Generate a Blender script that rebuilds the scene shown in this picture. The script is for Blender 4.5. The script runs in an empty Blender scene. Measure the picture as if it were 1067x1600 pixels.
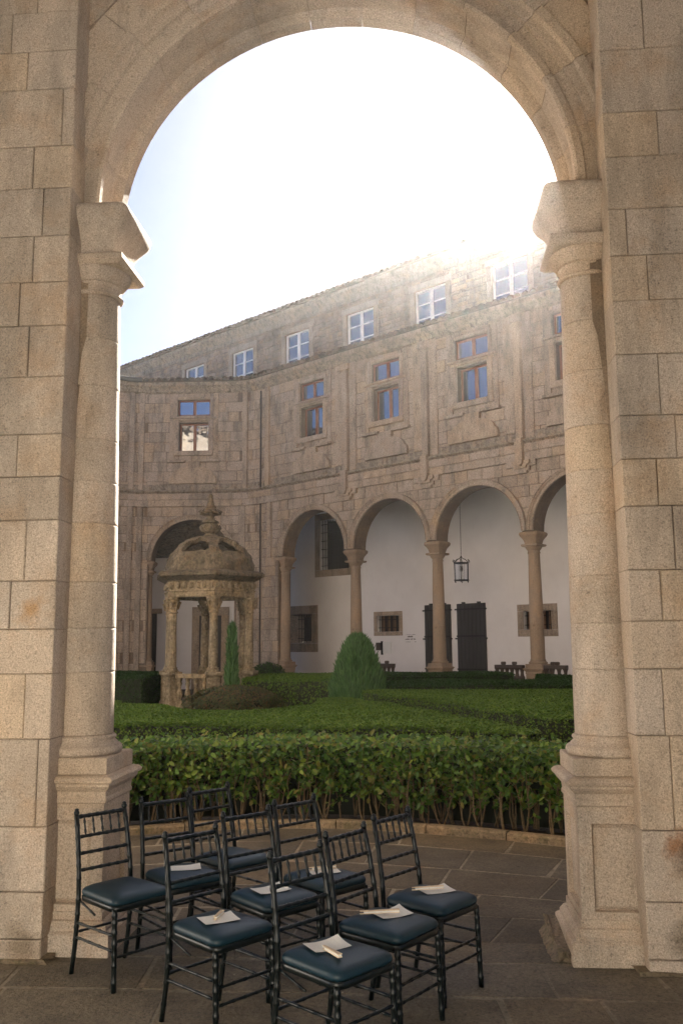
import bpy, math, random
import numpy as np
from mathutils import Vector, Matrix
HZD=.00038; HZG=.85
random.seed(7); RNG=np.random.default_rng(11)
C=bpy.context.scene.collection; scn=bpy.context.scene
# ------------------------------------------------------------------ camera
E_Z=1.85; PITCH=math.radians(8.465); ROLL=math.radians(-.447)
cd=bpy.data.cameras.new('camera'); cam=bpy.data.objects.new('camera',cd); C.objects.link(cam)
cd.sensor_fit='VERTICAL'; cd.sensor_height=36; cd.lens=1400/1600*36; cd.clip_start=.05; cd.clip_end=2000
fw=Vector((0,math.cos(PITCH),math.sin(PITCH))); rt0=Vector((1,0,0)); up0=rt0.cross(fw)
rt=rt0*math.cos(ROLL)+up0*math.sin(ROLL); up=-rt0*math.sin(ROLL)+up0*math.cos(ROLL)
m=Matrix((rt,up,-fw)).transposed().to_4x4(); m.translation=(0,0,E_Z); cam.matrix_world=m
scn.camera=cam
# ------------------------------------------------------------------ sky and sun
SUN_EL=math.radians(30.6); SUN_AZ=math.radians(13.9)      # azimuth from +Y towards +X
w=bpy.data.worlds.new('World'); scn.world=w; w.use_nodes=True
nt=w.node_tree; bg=nt.nodes['Background']; sky=nt.nodes.new('ShaderNodeTexSky')
sky.sky_type='NISHITA'; sky.sun_disc=False; sky.sun_elevation=SUN_EL; sky.sun_rotation=SUN_AZ
sky.air_density=.2; sky.dust_density=.25; sky.ozone_density=1.0
hs=nt.nodes.new('ShaderNodeHueSaturation'); hs.inputs['Saturation'].default_value=1.0
nt.links.new(sky.outputs[0],hs.inputs['Color']); nt.links.new(hs.outputs[0],bg.inputs[0]); bg.inputs[1].default_value=.05
sd_=Vector((math.sin(SUN_AZ)*math.cos(SUN_EL),math.cos(SUN_AZ)*math.cos(SUN_EL),math.sin(SUN_EL)))
sl=bpy.data.lights.new('sun','SUN'); sl.energy=5; sl.angle=math.radians(.53); sl.color=(1,.93,.82)
so=bpy.data.objects.new('sun',sl); C.objects.link(so); so.rotation_euler=sd_.to_track_quat('Z','Y').to_euler(); so.location=(0,0,30)
vs=scn.view_settings; vs.view_transform='Standard'; vs.look='None'; vs.gamma=1; vs.exposure=3.15
try: vs.use_curve_mapping=False
except Exception: pass
scn.render.engine='CYCLES'
scn.cycles.max_bounces=9; scn.cycles.diffuse_bounces=6; scn.cycles.glossy_bounces=3; scn.cycles.transmission_bounces=4; scn.cycles.transparent_max_bounces=6

# ------------------------------------------------------------------ helpers
def tag(o,label=None,cat=None,group=None,kind=None):
    for k,v in (('label',label),('category',cat),('group',group),('kind',kind)):
        if v: o[k]=v
    return o
class G:
    def __init__(s): s.v=[]; s.f=[]
    def add(s,vs,fs):
        n=len(s.v); s.v.extend([tuple(map(float,p)) for p in vs]); s.f.extend([tuple(n+i for i in f) for f in fs]); return s
    def build(s,name,mat,parent=None,smooth=False,kind=None,loc=None):
        me=bpy.data.meshes.new(name); me.from_pydata(s.v,[],s.f)
        if mat: me.materials.append(mat)
        if smooth: me.shade_smooth() if hasattr(me,'shade_smooth') else None
        o=bpy.data.objects.new(name,me); C.objects.link(o)
        if parent: o.parent=parent
        if kind: o['kind']=kind
        if loc: o.location=loc
        return o
    def box(s,a,b,M=None,bev=0):
        (x0,y0,z0),(x1,y1,z1)=a,b
        if bev:
            e=bev; V=[];F=[]
            # chamfered box: 24 verts
            idx={}
            for i,x in enumerate((x0,x1)):
                for j,y in enumerate((y0,y1)):
                    for k,z in enumerate((z0,z1)):
                        sx=e if i==0 else -e; sy=e if j==0 else -e; sz=e if k==0 else -e
                        idx[i,j,k,'x']=len(V);V.append((x,y+sy,z+sz))
                        idx[i,j,k,'y']=len(V);V.append((x+sx,y,z+sz))
                        idx[i,j,k,'z']=len(V);V.append((x+sx,y+sy,z))
            for i in (0,1):
                q=[idx[i,0,0,'x'],idx[i,1,0,'x'],idx[i,1,1,'x'],idx[i,0,1,'x']];F.append(q if i else q[::-1])
                q=[idx[0,i,0,'y'],idx[0,i,1,'y'],idx[1,i,1,'y'],idx[1,i,0,'y']];F.append(q if i else q[::-1])
                q=[idx[0,0,i,'z'],idx[1,0,i,'z'],idx[1,1,i,'z'],idx[0,1,i,'z']];F.append(q if i else q[::-1])
            for a_ in (0,1):
                for b_ in (0,1):
                    F.append([idx[a_,b_,0,'x'],idx[a_,b_,1,'x'],idx[a_,b_,1,'y'],idx[a_,b_,0,'y']])
                    F.append([idx[a_,0,b_,'x'],idx[a_,1,b_,'x'],idx[a_,1,b_,'z'],idx[a_,0,b_,'z']])
                    F.append([idx[0,a_,b_,'y'],idx[1,a_,b_,'y'],idx[1,a_,b_,'z'],idx[0,a_,b_,'z']])
            for i in (0,1):
                for j in (0,1):
                    for k in (0,1): F.append([idx[i,j,k,'x'],idx[i,j,k,'y'],idx[i,j,k,'z']])
            V=[M(*p) for p in V] if M else V
            return s.add(V,F)
        V=[(x,y,z) for z in (z0,z1) for x,y in ((x0,y0),(x1,y0),(x1,y1),(x0,y1))]
        V=[M(*p) for p in V] if M else V
        return s.add(V,[(3,2,1,0),(4,5,6,7),(0,1,5,4),(1,2,6,5),(2,3,7,6),(3,0,4,7)])
    def lathe(s,prof,n=24,c=(0,0),a0=0,full=True,sq=0):
        # prof: [(r,z)]; sq=1 gives a square section with rounded corners
        V=[];F=[];m_=len(prof)
        for i in range(n):
            a=a0+2*math.pi*i/n
            for r,z in prof:
                k=1
                if sq: k=1/max(abs(math.cos(a)),abs(math.sin(a)))
                V.append((c[0]+r*k*math.cos(a),c[1]+r*k*math.sin(a),z))
        for i in range(n):
            j=(i+1)%n
            for k in range(m_-1): F.append((i*m_+k,j*m_+k,j*m_+k+1,i*m_+k+1))
        F.append([i*m_ for i in range(n)][::-1]); F.append([i*m_+m_-1 for i in range(n)])
        return s.add(V,F)
    def tube(s,pts,rad,n=8,cap=True):
        P=[Vector(p) for p in pts]; V=[];F=[]
        ref=Vector((0,0,1))
        d0=(P[-1]-P[0]).normalized()
        if abs(d0.z)>.9: ref=Vector((0,1,0))
        for i,p in enumerate(P):
            d=(P[min(i+1,len(P)-1)]-P[max(i-1,0)]).normalized()
            a=d.cross(ref).normalized(); b=d.cross(a)
            r=rad[i] if hasattr(rad,'__len__') else rad
            for k in range(n):
                t=2*math.pi*k/n; V.append(p+a*(r*math.cos(t))+b*(r*math.sin(t)))
        for i in range(len(P)-1):
            for k in range(n):
                l=(k+1)%n; F.append((i*n+k,i*n+l,(i+1)*n+l,(i+1)*n+k))
        if cap: F.append(list(range(n))[::-1]); F.append([(len(P)-1)*n+k for k in range(n)])
        return s.add(V,F)
    def sweep(s,prof,ss,M,closed=True,caps=True):
        # prof [(d,z)] carried along stations ss
        m_=len(prof); V=[M(t,d,z) for t in ss for d,z in prof]; F=[]
        for i in range(len(ss)-1):
            for k in range(m_ if closed else m_-1):
                l=(k+1)%m_; F.append((i*m_+k,(i+1)*m_+k,(i+1)*m_+l,i*m_+l))
        if caps and closed: F.append(list(range(m_))); F.append([(len(ss)-1)*m_+k for k in range(m_)][::-1])
        return s.add(V,F)
    def block(s,st,M,dback,dfront,bev=.008,gap=.003):
        # st: stations [(s,lo,hi)]
        n=len(st); st=[list(q) for q in st]
        st[0][0]+=gap; st[-1][0]-=gap
        O=[(a,l+gap) for a,l,h in st]; T=[(a,h-gap) for a,l,h in st]
        ins=[a for a,_,_ in st]; ins[0]+=bev; ins[-1]-=bev
        O2=[(ins[i],O[i][1]+bev) for i in range(n)]; T2=[(ins[i],T[i][1]-bev) for i in range(n)]
        V=[];F=[]
        for ring,d in (((O,T),dback),((O,T),dfront+bev),((O2,T2),dfront)):
            for a,z in ring[0]: V.append(M(a,d,z))
            for a,z in ring[1]: V.append(M(a,d,z))
        for r in (0,1):
            A=r*2*n;B=A+2*n
            loop=list(range(n))+[n+i for i in range(n)][::-1]
            for i in range(len(loop)):
                p,q=loop[i],loop[(i+1)%len(loop)]
                F.append((A+p,A+q,B+q,B+p))
        A=4*n
        for i in range(n-1): F.append((A+i,A+i+1,A+n+i+1,A+n+i))
        return s.add(V,F)
def empty(name,loc,label,cat,group=None,rz=0):
    o=bpy.data.objects.new(name,None); C.objects.link(o); o.location=loc; o.rotation_euler=(0,0,rz); o.empty_display_size=.2
    return tag(o,label,cat,group)
def keep(o,p):   # o was built in world coordinates: hang it under p without moving it
    o.parent=p; o.matrix_parent_inverse=p.matrix_basis.inverted() if False else Matrix.Translation(-Vector(p.location)) if p.rotation_euler.z==0 else p.matrix_basis.inverted()
    return o
def dup(root,loc,rz,**kw):
    r=root.copy(); C.objects.link(r); r.location=loc; r.rotation_euler=(0,0,rz)
    for k,v in kw.items(): r[k]=v
    for ch in list(root.children):
        c=ch.copy(); C.objects.link(c); c.parent=r
        for g in ch.children:
            d=g.copy(); C.objects.link(d); d.parent=c
    return r

# ------------------------------------------------------------------ materials
def N(nt,t,**kw):
    n=nt.nodes.new(t)
    for k,v in kw.items(): setattr(n,k,v)
    return n
def ramp(nt,fac,stops,interp='LINEAR'):
    r=N(nt,'ShaderNodeValToRGB'); r.color_ramp.interpolation=interp
    e=r.color_ramp.elements
    while len(e)<len(stops): e.new(.5)
    for i,(p,c) in enumerate(stops): e[i].position=p; e[i].color=(c if hasattr(c,'__len__') else (c,c,c))+(() if hasattr(c,'__len__') and len(c)==4 else (1,))
    nt.links.new(fac,r.inputs[0]); return r.outputs[0]
def mixc(nt,fac,a,b,mode='MIX'):
    m=N(nt,'ShaderNodeMix',data_type='RGBA',blend_type=mode)
    for s_,v in ((0,fac),(6,a),(7,b)):
        if isinstance(v,(int,float)): m.inputs[s_].default_value=v
        elif isinstance(v,tuple): m.inputs[s_].default_value=v+(1,)
        else: nt.links.new(v,m.inputs[s_])
    return m.outputs[2]
def noise(nt,co,scale,detail=3,rough=.55,stretch=None,w=0):
    n=N(nt,'ShaderNodeTexNoise'); n.inputs['Scale'].default_value=scale; n.inputs['Detail'].default_value=detail; n.inputs['Roughness'].default_value=rough
    if stretch or w:
        mp=N(nt,'ShaderNodeMapping'); mp.inputs['Scale'].default_value=stretch or (1,1,1); mp.inputs['Location'].default_value=(w,w*1.7,w*.3)
        nt.links.new(co,mp.inputs[0]); co=mp.outputs[0]
    nt.links.new(co,n.inputs['Vector']); return n.outputs[0]
def base(name,col=(.5,.5,.5),rough=.7,metal=0,spec=.5):
    m=bpy.data.materials.new(name); m.use_nodes=True; b=m.node_tree.nodes['Principled BSDF']
    b.inputs['Base Color'].default_value=col+(1,); b.inputs['Roughness'].default_value=rough; b.inputs['Metallic'].default_value=metal
    b.inputs['Specular IOR Level'].default_value=spec
    return m,m.node_tree,b
def rnd(nt):
    oi=N(nt,'ShaderNodeObjectInfo'); g=N(nt,'ShaderNodeNewGeometry')
    a=N(nt,'ShaderNodeMath',operation='ADD'); nt.links.new(oi.outputs['Random'],a.inputs[0]); nt.links.new(g.outputs['Random Per Island'],a.inputs[1])
    f=N(nt,'ShaderNodeMath',operation='FRACT'); nt.links.new(a.outputs[0],f.inputs[0]); return f.outputs[0]
def stone(name,a,b,dark=(.05,.045,.035),grain=90,stain=.5,stain_scale=.6,speck=.5,bump=.5,warm=(.42,.25,.12),warmth=.35,rough=.85,island=.5,bumpd=.004,moss=0,rust=()):
    m,nt,bs=base(name,a,rough,spec=.25)
    co=N(nt,'ShaderNodeTexCoord').outputs['Object']
    r=rnd(nt)
    big=noise(nt,co,1.3,4,.6)
    c=mixc(nt,ramp(nt,big,[(.3,0.),(.7,1.)]),a,b)
    # block to block tint
    tint=ramp(nt,r,[(0,tuple(1-island*x for x in (.22,.24,.28))),(.35,(1,1,1)),(.7,(1,.97,.92)),(1,tuple(1+island*x for x in (.10,.02,-.12)))])
    c=mixc(nt,1.0,c,tint,'MULTIPLY')
    wm=ramp(nt,noise(nt,co,2.1,5,.65,w=3.1),[(.52,0.),(.72,warmth)])
    c=mixc(nt,wm,c,warm)
    st=ramp(nt,noise(nt,co,stain_scale*2,6,.7,stretch=(1.6,1.6,.45),w=9),[(.47,0.),(.72,stain)])
    c=mixc(nt,st,c,dark)
    if moss:
        ms=ramp(nt,noise(nt,co,7,5,.7,w=5),[(.5,0.),(.62,moss)]); c=mixc(nt,ms,c,(.07,.07,.03))
    if rust:
        for (px_,py_,pz_),rad,colr in rust:
            vd=N(nt,'ShaderNodeVectorMath',operation='DISTANCE'); nt.links.new(co,vd.inputs[0]); vd.inputs[1].default_value=(px_,py_,pz_)
            ad=N(nt,'ShaderNodeMath',operation='MULTIPLY_ADD'); nt.links.new(noise(nt,co,5,6,.75,w=px_),ad.inputs[0]); ad.inputs[1].default_value=rad*2.2; nt.links.new(vd.outputs['Value'],ad.inputs[2])
            c=mixc(nt,ramp(nt,ad.outputs[0],[(rad*1.25,.8),(min(1,rad*1.9),0.)]),c,colr)
    # granite speckle
    sp=noise(nt,co,grain,2,.7)
    spv=ramp(nt,sp,[(.34,.30),(.44,.88),(.56,1.05),(.68,1.55)])
    c=mixc(nt,speck,c,mixc(nt,1.0,c,spv,'MULTIPLY'))
    pit=noise(nt,co,grain*.22,3,.6,w=2)
    pv=ramp(nt,pit,[(.27,.45),(.36,1.)]); c=mixc(nt,speck,c,mixc(nt,1.0,c,pv,'MULTIPLY'))
    nt.links.new(c,bs.inputs['Base Color'])
    bp=N(nt,'ShaderNodeBump'); bp.inputs['Strength'].default_value=bump; bp.inputs['Distance'].default_value=bumpd
    mx=N(nt,'ShaderNodeMath',operation='MULTIPLY_ADD'); nt.links.new(pit,mx.inputs[0]); mx.inputs[1].default_value=1.6; nt.links.new(sp,mx.inputs[2])
    nt.links.new(mx.outputs[0],bp.inputs['Height']); nt.links.new(bp.outputs[0],bs.inputs['Normal'])
    return m
M_NEAR=stone('granite_near',(.46,.37,.285),(.55,.46,.37),grain=110,stain=.5,speck=.6,bump=.6,bumpd=.005,warm=(.44,.25,.11),warmth=.42,island=.75,rust=[((1.93,5.34,.70),.16,(.30,.12,.035)),((2.0,5.33,.62),.22,(.13,.085,.05)),((-1.95,5.63,2.1),.14,(.40,.22,.08)),((1.95,5.33,.20),.2,(.16,.12,.08)),((-1.9,5.62,.1),.2,(.2,.15,.1))])
M_NEARC=stone('granite_core',(.24,.18,.125),(.3,.23,.165),grain=95,stain=.5)
M_FAC=stone('facade_granite',(.29,.235,.188),(.375,.31,.25),grain=30,stain=.8,stain_scale=.9,speck=.6,bump=.5,bumpd=.01,warm=(.34,.2,.10),warmth=.3,island=.95,dark=(.10,.09,.075))
M_FACC=stone('facade_joint',(.13,.10,.075),(.18,.14,.10),grain=40,stain=.6,dark=(.05,.045,.04))
M_EAVE=stone('stained_ledge_stone',(.21,.175,.14),(.30,.25,.20),grain=25,stain=.8,stain_scale=2.4,speck=.6,bump=.8,island=.5,dark=(.04,.037,.03),moss=.4)
M_COL=stone('column_granite',(.27,.205,.145),(.33,.25,.18),grain=60,stain=.45,speck=.5,bump=.5,island=.3,dark=(.07,.065,.05))
M_RUB=stone('rubble_stone',(.19,.14,.11),(.36,.28,.22),grain=22,stain=.75,speck=.5,bump=.8,bumpd=.03,island=1.3,warm=(.3,.16,.09),warmth=.4)
M_RUBC=stone('rubble_mortar',(.12,.095,.075),(.17,.135,.105),grain=22,stain=.5)
M_PAV=stone('weathered_pavilion_stone',(.19,.155,.105),(.31,.255,.18),grain=18,stain=.95,stain_scale=3.2,speck=.6,bump=1.,bumpd=.03,island=.3,dark=(.035,.033,.025),warm=(.26,.16,.06),warmth=.5,moss=.35)
M_PAVD=stone('lichen_black_pavilion_stone',(.085,.07,.05),(.19,.155,.11),grain=18,stain=.95,stain_scale=3.2,speck=.6,bump=1.,bumpd=.03,island=.3,dark=(.028,.026,.02),warm=(.2,.11,.04),warmth=.5,moss=.3)
M_FLAG=stone('paving_stone',(.062,.052,.036),(.13,.108,.078),grain=60,stain=.45,stain_scale=1.4,speck=.6,bump=.7,bumpd=.008,island=1.2,warm=(.09,.06,.033),warmth=.5,rough=.75,dark=(.03,.027,.022))
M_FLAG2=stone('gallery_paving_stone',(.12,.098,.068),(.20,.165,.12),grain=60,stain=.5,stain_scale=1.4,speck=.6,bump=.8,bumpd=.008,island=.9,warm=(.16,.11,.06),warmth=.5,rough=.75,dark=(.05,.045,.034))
M_MORT=stone('paving_mortar',(.15,.13,.10),(.27,.24,.195),grain=30,stain=.7,bump=.6)
M_CURB=stone('curb_stone',(.17,.13,.09),(.24,.185,.12),grain=40,stain=.6,speck=.6,bump=.8,moss=.5)
M_SOIL=stone('dark_soil',(.035,.026,.018),(.06,.045,.03),grain=25,stain=.4,speck=.8,bump=1.,bumpd=.03,warm=(.12,.06,.03),warmth=.4)
def plaster():
    m,nt,b=base('white_plaster',(.72,.70,.69),.9,spec=.2); co=N(nt,'ShaderNodeTexCoord').outputs['Object']
    c=mixc(nt,ramp(nt,noise(nt,co,.7,6,.65),[(.35,0.),(.75,.5)]),(.72,.70,.69),(.52,.50,.485))
    c=mixc(nt,ramp(nt,noise(nt,co,6,6,.7,stretch=(1,1,.3)),[(.6,0.),(.8,.3)]),c,(.48,.45,.42))
    nt.links.new(c,b.inputs['Base Color'])
    bp=N(nt,'ShaderNodeBump'); bp.inputs['Strength'].default_value=.3; bp.inputs['Distance'].default_value=.01
    nt.links.new(noise(nt,co,14,5),bp.inputs['Height']); nt.links.new(bp.outputs[0],b.inputs['Normal']); return m
M_PLA=plaster()
M_BOUNCE,_,_=base('bounce_white_plaster',(.80,.78,.74),.9,spec=.2)  # plaster made extra white to bounce more sun onto the near piers
def tilem():
    m,nt,b=base('old_clay_tile',(.2,.1,.06),.9,spec=.2); co=N(nt,'ShaderNodeTexCoord').outputs['Object']
    c=ramp(nt,rnd(nt),[(0,(.10,.065,.045)),(.5,(.15,.09,.055)),(1,(.20,.13,.085))])
    c=mixc(nt,ramp(nt,noise(nt,co,3,6,.7),[(.4,0.),(.62,.9)]),c,(.045,.045,.03))
    nt.links.new(c,b.inputs['Base Color']); return m
M_TILE=tilem()
def wood(name,a,b_,sc=30,rough=.55):
    m,nt,b=base(name,a,rough); co=N(nt,'ShaderNodeTexCoord').outputs['Object']
    c=mixc(nt,ramp(nt,noise(nt,co,sc,4,.6,stretch=(1,1,.08)),[(.3,0.),(.7,1.)]),a,b_)
    nt.links.new(c,b.inputs['Base Color']); return m
M_WOODF=wood('orange_window_wood',(.24,.095,.045),(.15,.06,.03))
M_WHITEW=wood('white_window_paint',(.78,.78,.76),(.70,.70,.68))
M_DOOR=wood('black_painted_wood',(.014,.013,.012),(.028,.024,.02),20,.6)
M_SHUT=wood('brown_shutter_wood',(.16,.08,.03),(.10,.05,.02))
M_BENCH=wood('dark_carved_wood',(.035,.025,.018),(.06,.042,.03))
def glassm(name,dark,refl):
    m,nt,b=base(name,dark,.04); gl=N(nt,'ShaderNodeBsdfGlossy'); gl.inputs['Roughness'].default_value=.03; gl.inputs['Color'].default_value=(.85,.92,1,1)
    co=N(nt,'ShaderNodeTexCoord').outputs['Object']; bp=N(nt,'ShaderNodeBump'); bp.inputs['Strength'].default_value=.25; bp.inputs['Distance'].default_value=.05
    nt.links.new(noise(nt,co,1.7,2),bp.inputs['Height']); nt.links.new(bp.outputs[0],gl.inputs['Normal'])
    mx=N(nt,'ShaderNodeMixShader'); mx.inputs[0].default_value=refl; nt.links.new(b.outputs[0],mx.inputs[1]); nt.links.new(gl.outputs[0],mx.inputs[2])
    nt.links.new(mx.outputs[0],nt.nodes['Material Output'].inputs[0]); return m
M_GLASS=glassm('window_glass',(.018,.026,.035),.27)
M_IRON,_,_=base('black_iron',(.012,.012,.012),.5,.6)
M_LEAD,_,_=base('lead_and_joint',(.05,.045,.04),.6,.4)
M_BLACKCH,_,_=base('black_lacquer',(.003,.0055,.0055),.3,0,.3)
M_DARKIN,_,_=base('dark_interior',(.012,.01,.009),.9)
def leather():
    m,nt,b=base('navy_vinyl',(.003,.020,.031),.46,0,.35); co=N(nt,'ShaderNodeTexCoord').outputs['Object']
    bp=N(nt,'ShaderNodeBump'); bp.inputs['Strength'].default_value=.25; bp.inputs['Distance'].default_value=.001
    nt.links.new(noise(nt,co,220,3),bp.inputs['Height']); nt.links.new(bp.outputs[0],b.inputs['Normal']); return m
M_SEAT=leather()
def paperm():
    m,nt,b=base('printed_paper',(.72,.66,.58),.8); co=N(nt,'ShaderNodeTexCoord').outputs['Object']
    c=mixc(nt,ramp(nt,noise(nt,co,110,3,.6,stretch=(1,3,1)),[(.55,0.),(.62,.28)]),(.80,.77,.70),(.45,.42,.38)); nt.links.new(c,b.inputs['Base Color']); return m
M_PAPER=paperm()
M_FAN=wood('pale_fan_wood',(.70,.55,.36),(.62,.46,.28),60)
M_PANEL,_,_=base('pale_board',(.62,.62,.60),.6)
def leaf(name,cols,rough=.4,trans=.25,spec=.2):
    m,nt,b=base(name,cols[0],rough,spec=spec); g=N(nt,'ShaderNodeNewGeometry')
    co=N(nt,'ShaderNodeTexCoord').outputs['Object']
    n=len(cols); c=ramp(nt,g.outputs['Random Per Island'],[(p,cc) for p,cc in cols_st(cols)])
    c=mixc(nt,ramp(nt,noise(nt,co,1.1,4,.6),[(.35,0.),(.7,.55)]),c,mixc(nt,1.0,c,(.55,.6,.5),'MULTIPLY'))
    nt.links.new(c,b.inputs['Base Color']); tr=N(nt,'ShaderNodeBsdfTranslucent'); nt.links.new(mixc(nt,1.0,c,(1.4,1.6,.7),'MULTIPLY'),tr.inputs[0])
    mx=N(nt,'ShaderNodeMixShader'); mx.inputs[0].default_value=trans; nt.links.new(b.outputs[0],mx.inputs[1]); nt.links.new(tr.outputs[0],mx.inputs[2])
    nt.links.new(mx.outputs[0],nt.nodes['Material Output'].inputs[0]); return m
def cols_st(cols):
    n=len(cols); return [(i/(n-1),c) for i,c in enumerate(cols)]
M_L1=leaf('camellia_leaf',[(.018,.050,.009),(.038,.09,.014),(.055,.12,.018),(.085,.16,.024),(.16,.21,.035),(.04,.095,.018),(.17,.14,.035)],.35,.2)
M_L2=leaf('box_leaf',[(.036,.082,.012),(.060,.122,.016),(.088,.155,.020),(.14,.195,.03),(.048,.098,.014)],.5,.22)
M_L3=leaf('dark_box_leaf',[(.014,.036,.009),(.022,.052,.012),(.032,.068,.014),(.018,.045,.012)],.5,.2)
M_LC=leaf('conifer_leaf',[(.025,.07,.02),(.06,.135,.045),(.11,.20,.08),(.04,.095,.032)],.55,.1)
M_LR=leaf('reddish_bush_leaf',[(.03,.045,.018),(.05,.065,.025),(.12,.065,.035),(.07,.085,.03),(.035,.05,.02)],.5,.2)
M_HB,_,_=base('hedge_inner_shade',(.008,.012,.005),.95)  # near-black colour stands for the shade deep inside the foliage
M_STEM=stone('hedge_stem',(.10,.07,.04),(.15,.11,.06),grain=50,stain=.3,bump=.5)

# ================================================================== NEAR ARCADE FRAME
PHI=math.radians(-4.5); UO=Vector((0,5.44,0)); UD=Vector((math.cos(PHI),math.sin(PHI),0)); WD=Vector((-math.sin(PHI),math.cos(PHI),0))
def MU(u,w_,z): p=UO+UD*u+WD*w_; return (p.x,p.y,z)
UC=-.065; UL,UR=-1.76,1.63; WAX=.47; ZS=4.87; RN=1.62; ZA=4.90
# ================================================================== FAR BUILDING FRAME
TH=math.radians(-42.27); SD=(math.cos(TH),math.sin(TH)); F0=(0,29.9)
S0=-3.94
def make_path():
    pts=[];s=S0; x=F0[0]+SD[0]*s; y=F0[1]+SD[1]*s; ang=math.radians(180-42.27)
    step=.05; pts.append((s,x,y,ang))
    def go(L,turn):
        nonlocal s,x,y,ang
        n=max(1,int(round(L/step))); h=L/n
        for i in range(n):
            ang+=turn/n/2; x+=math.cos(ang)*h; y+=math.sin(ang)*h; ang+=turn/n/2; s-=h; pts.append((s,x,y,ang))
    t1=math.radians(40.3); go(1.9*t1,t1); go(3.05,0); t2=math.radians(44); go(1.9*t2,t2); go(20,0)
    return pts
PATH=make_path(); PS=np.array([p[0] for p in PATH])[::-1]; PX=np.array([p[1] for p in PATH])[::-1]; PY=np.array([p[2] for p in PATH])[::-1]; PA=np.array([p[3] for p in PATH])[::-1]
def MF(s,d,z):
    if s>=S0:
        return (F0[0]+SD[0]*s-SD[1]*d, F0[1]+SD[1]*s+SD[0]*d, z)
    x=np.interp(s,PS,PX);y=np.interp(s,PS,PY);a=np.interp(s,PS,PA)
    return (x+math.sin(a)*d, y-math.cos(a)*d, z)
SC=float(np.interp(-5.55,PX[PX>-8.0][:],PS[PX>-8.0]))   # middle of the corner arch
def MFS(s,d,z): return (F0[0]+SD[0]*s-SD[1]*d, F0[1]+SD[1]*s+SD[0]*d, z)   # straight plane, no corner
def rotz_of(M,s):
    a=Vector(M(s+.05,0,0))-Vector(M(s-.05,0,0)); return math.atan2(a.y,a.x)
def stations(a,b,step=.15):
    n=max(1,int(math.ceil((b-a)/step))); return [a+(b-a)*i/n for i in range(n+1)]

# ------------------------------------------------------------------ ashlar layout
def subtract(rects,holes,mn=.06):
    for h0,h1,g0,g1 in holes:
        out=[]
        for (a,b,c,d) in rects:
            if b<=h0 or a>=h1 or d<=g0 or c>=g1: out.append((a,b,c,d)); continue
            if a<h0-mn: out.append((a,h0,c,d))
            if b>h1+mn: out.append((h1,b,c,d))
            aa,bb=max(a,h0),min(b,h1)
            if c<g0-mn*.6: out.append((aa,bb,c,g0))
            if d>g1+mn*.6: out.append((aa,bb,g1,d))
        rects=out
    return rects
def layout(s0,s1,zs,mean,rng,jit=.35):
    R=[]
    for i in range(len(zs)-1):
        s=s0-rng.random()*mean*.6
        while s<s1:
            L=mean*(1+jit*(rng.random()*2-1)); a,b=max(s,s0),min(s+L,s1); s+=L
            if b-a>.05: R.append([a,b,zs[i],zs[i+1]])
    return R
def arch_lo(s,arches):
    lo=-1e9
    for c,cz,r in arches:
        if abs(s-c)<r: lo=max(lo,cz+math.sqrt(max(r*r-(s-c)**2,0)))
    return lo
def to_stations(rects,arches,seg):
    out=[]
    for a,b,c,d in rects:
        near=any(abs((a+b)/2-k)<r+(b-a)/2 and c<cz+r for k,cz,r in arches)
        ss=stations(a,b,seg(a,b) if not near else (b-a)/7)
        q=[(t,max(c,arch_lo(t,arches) if near else -1e9),d) for t in ss]
        run=[]
        for t in q:
            if t[1]<d-.025: run.append(t)
            else:
                if len(run)>1 and run[-1][0]-run[0][0]>.04: out.append(run)
                run=[]
        if len(run)>1 and run[-1][0]-run[0][0]>.04: out.append(run)
    return out
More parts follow.
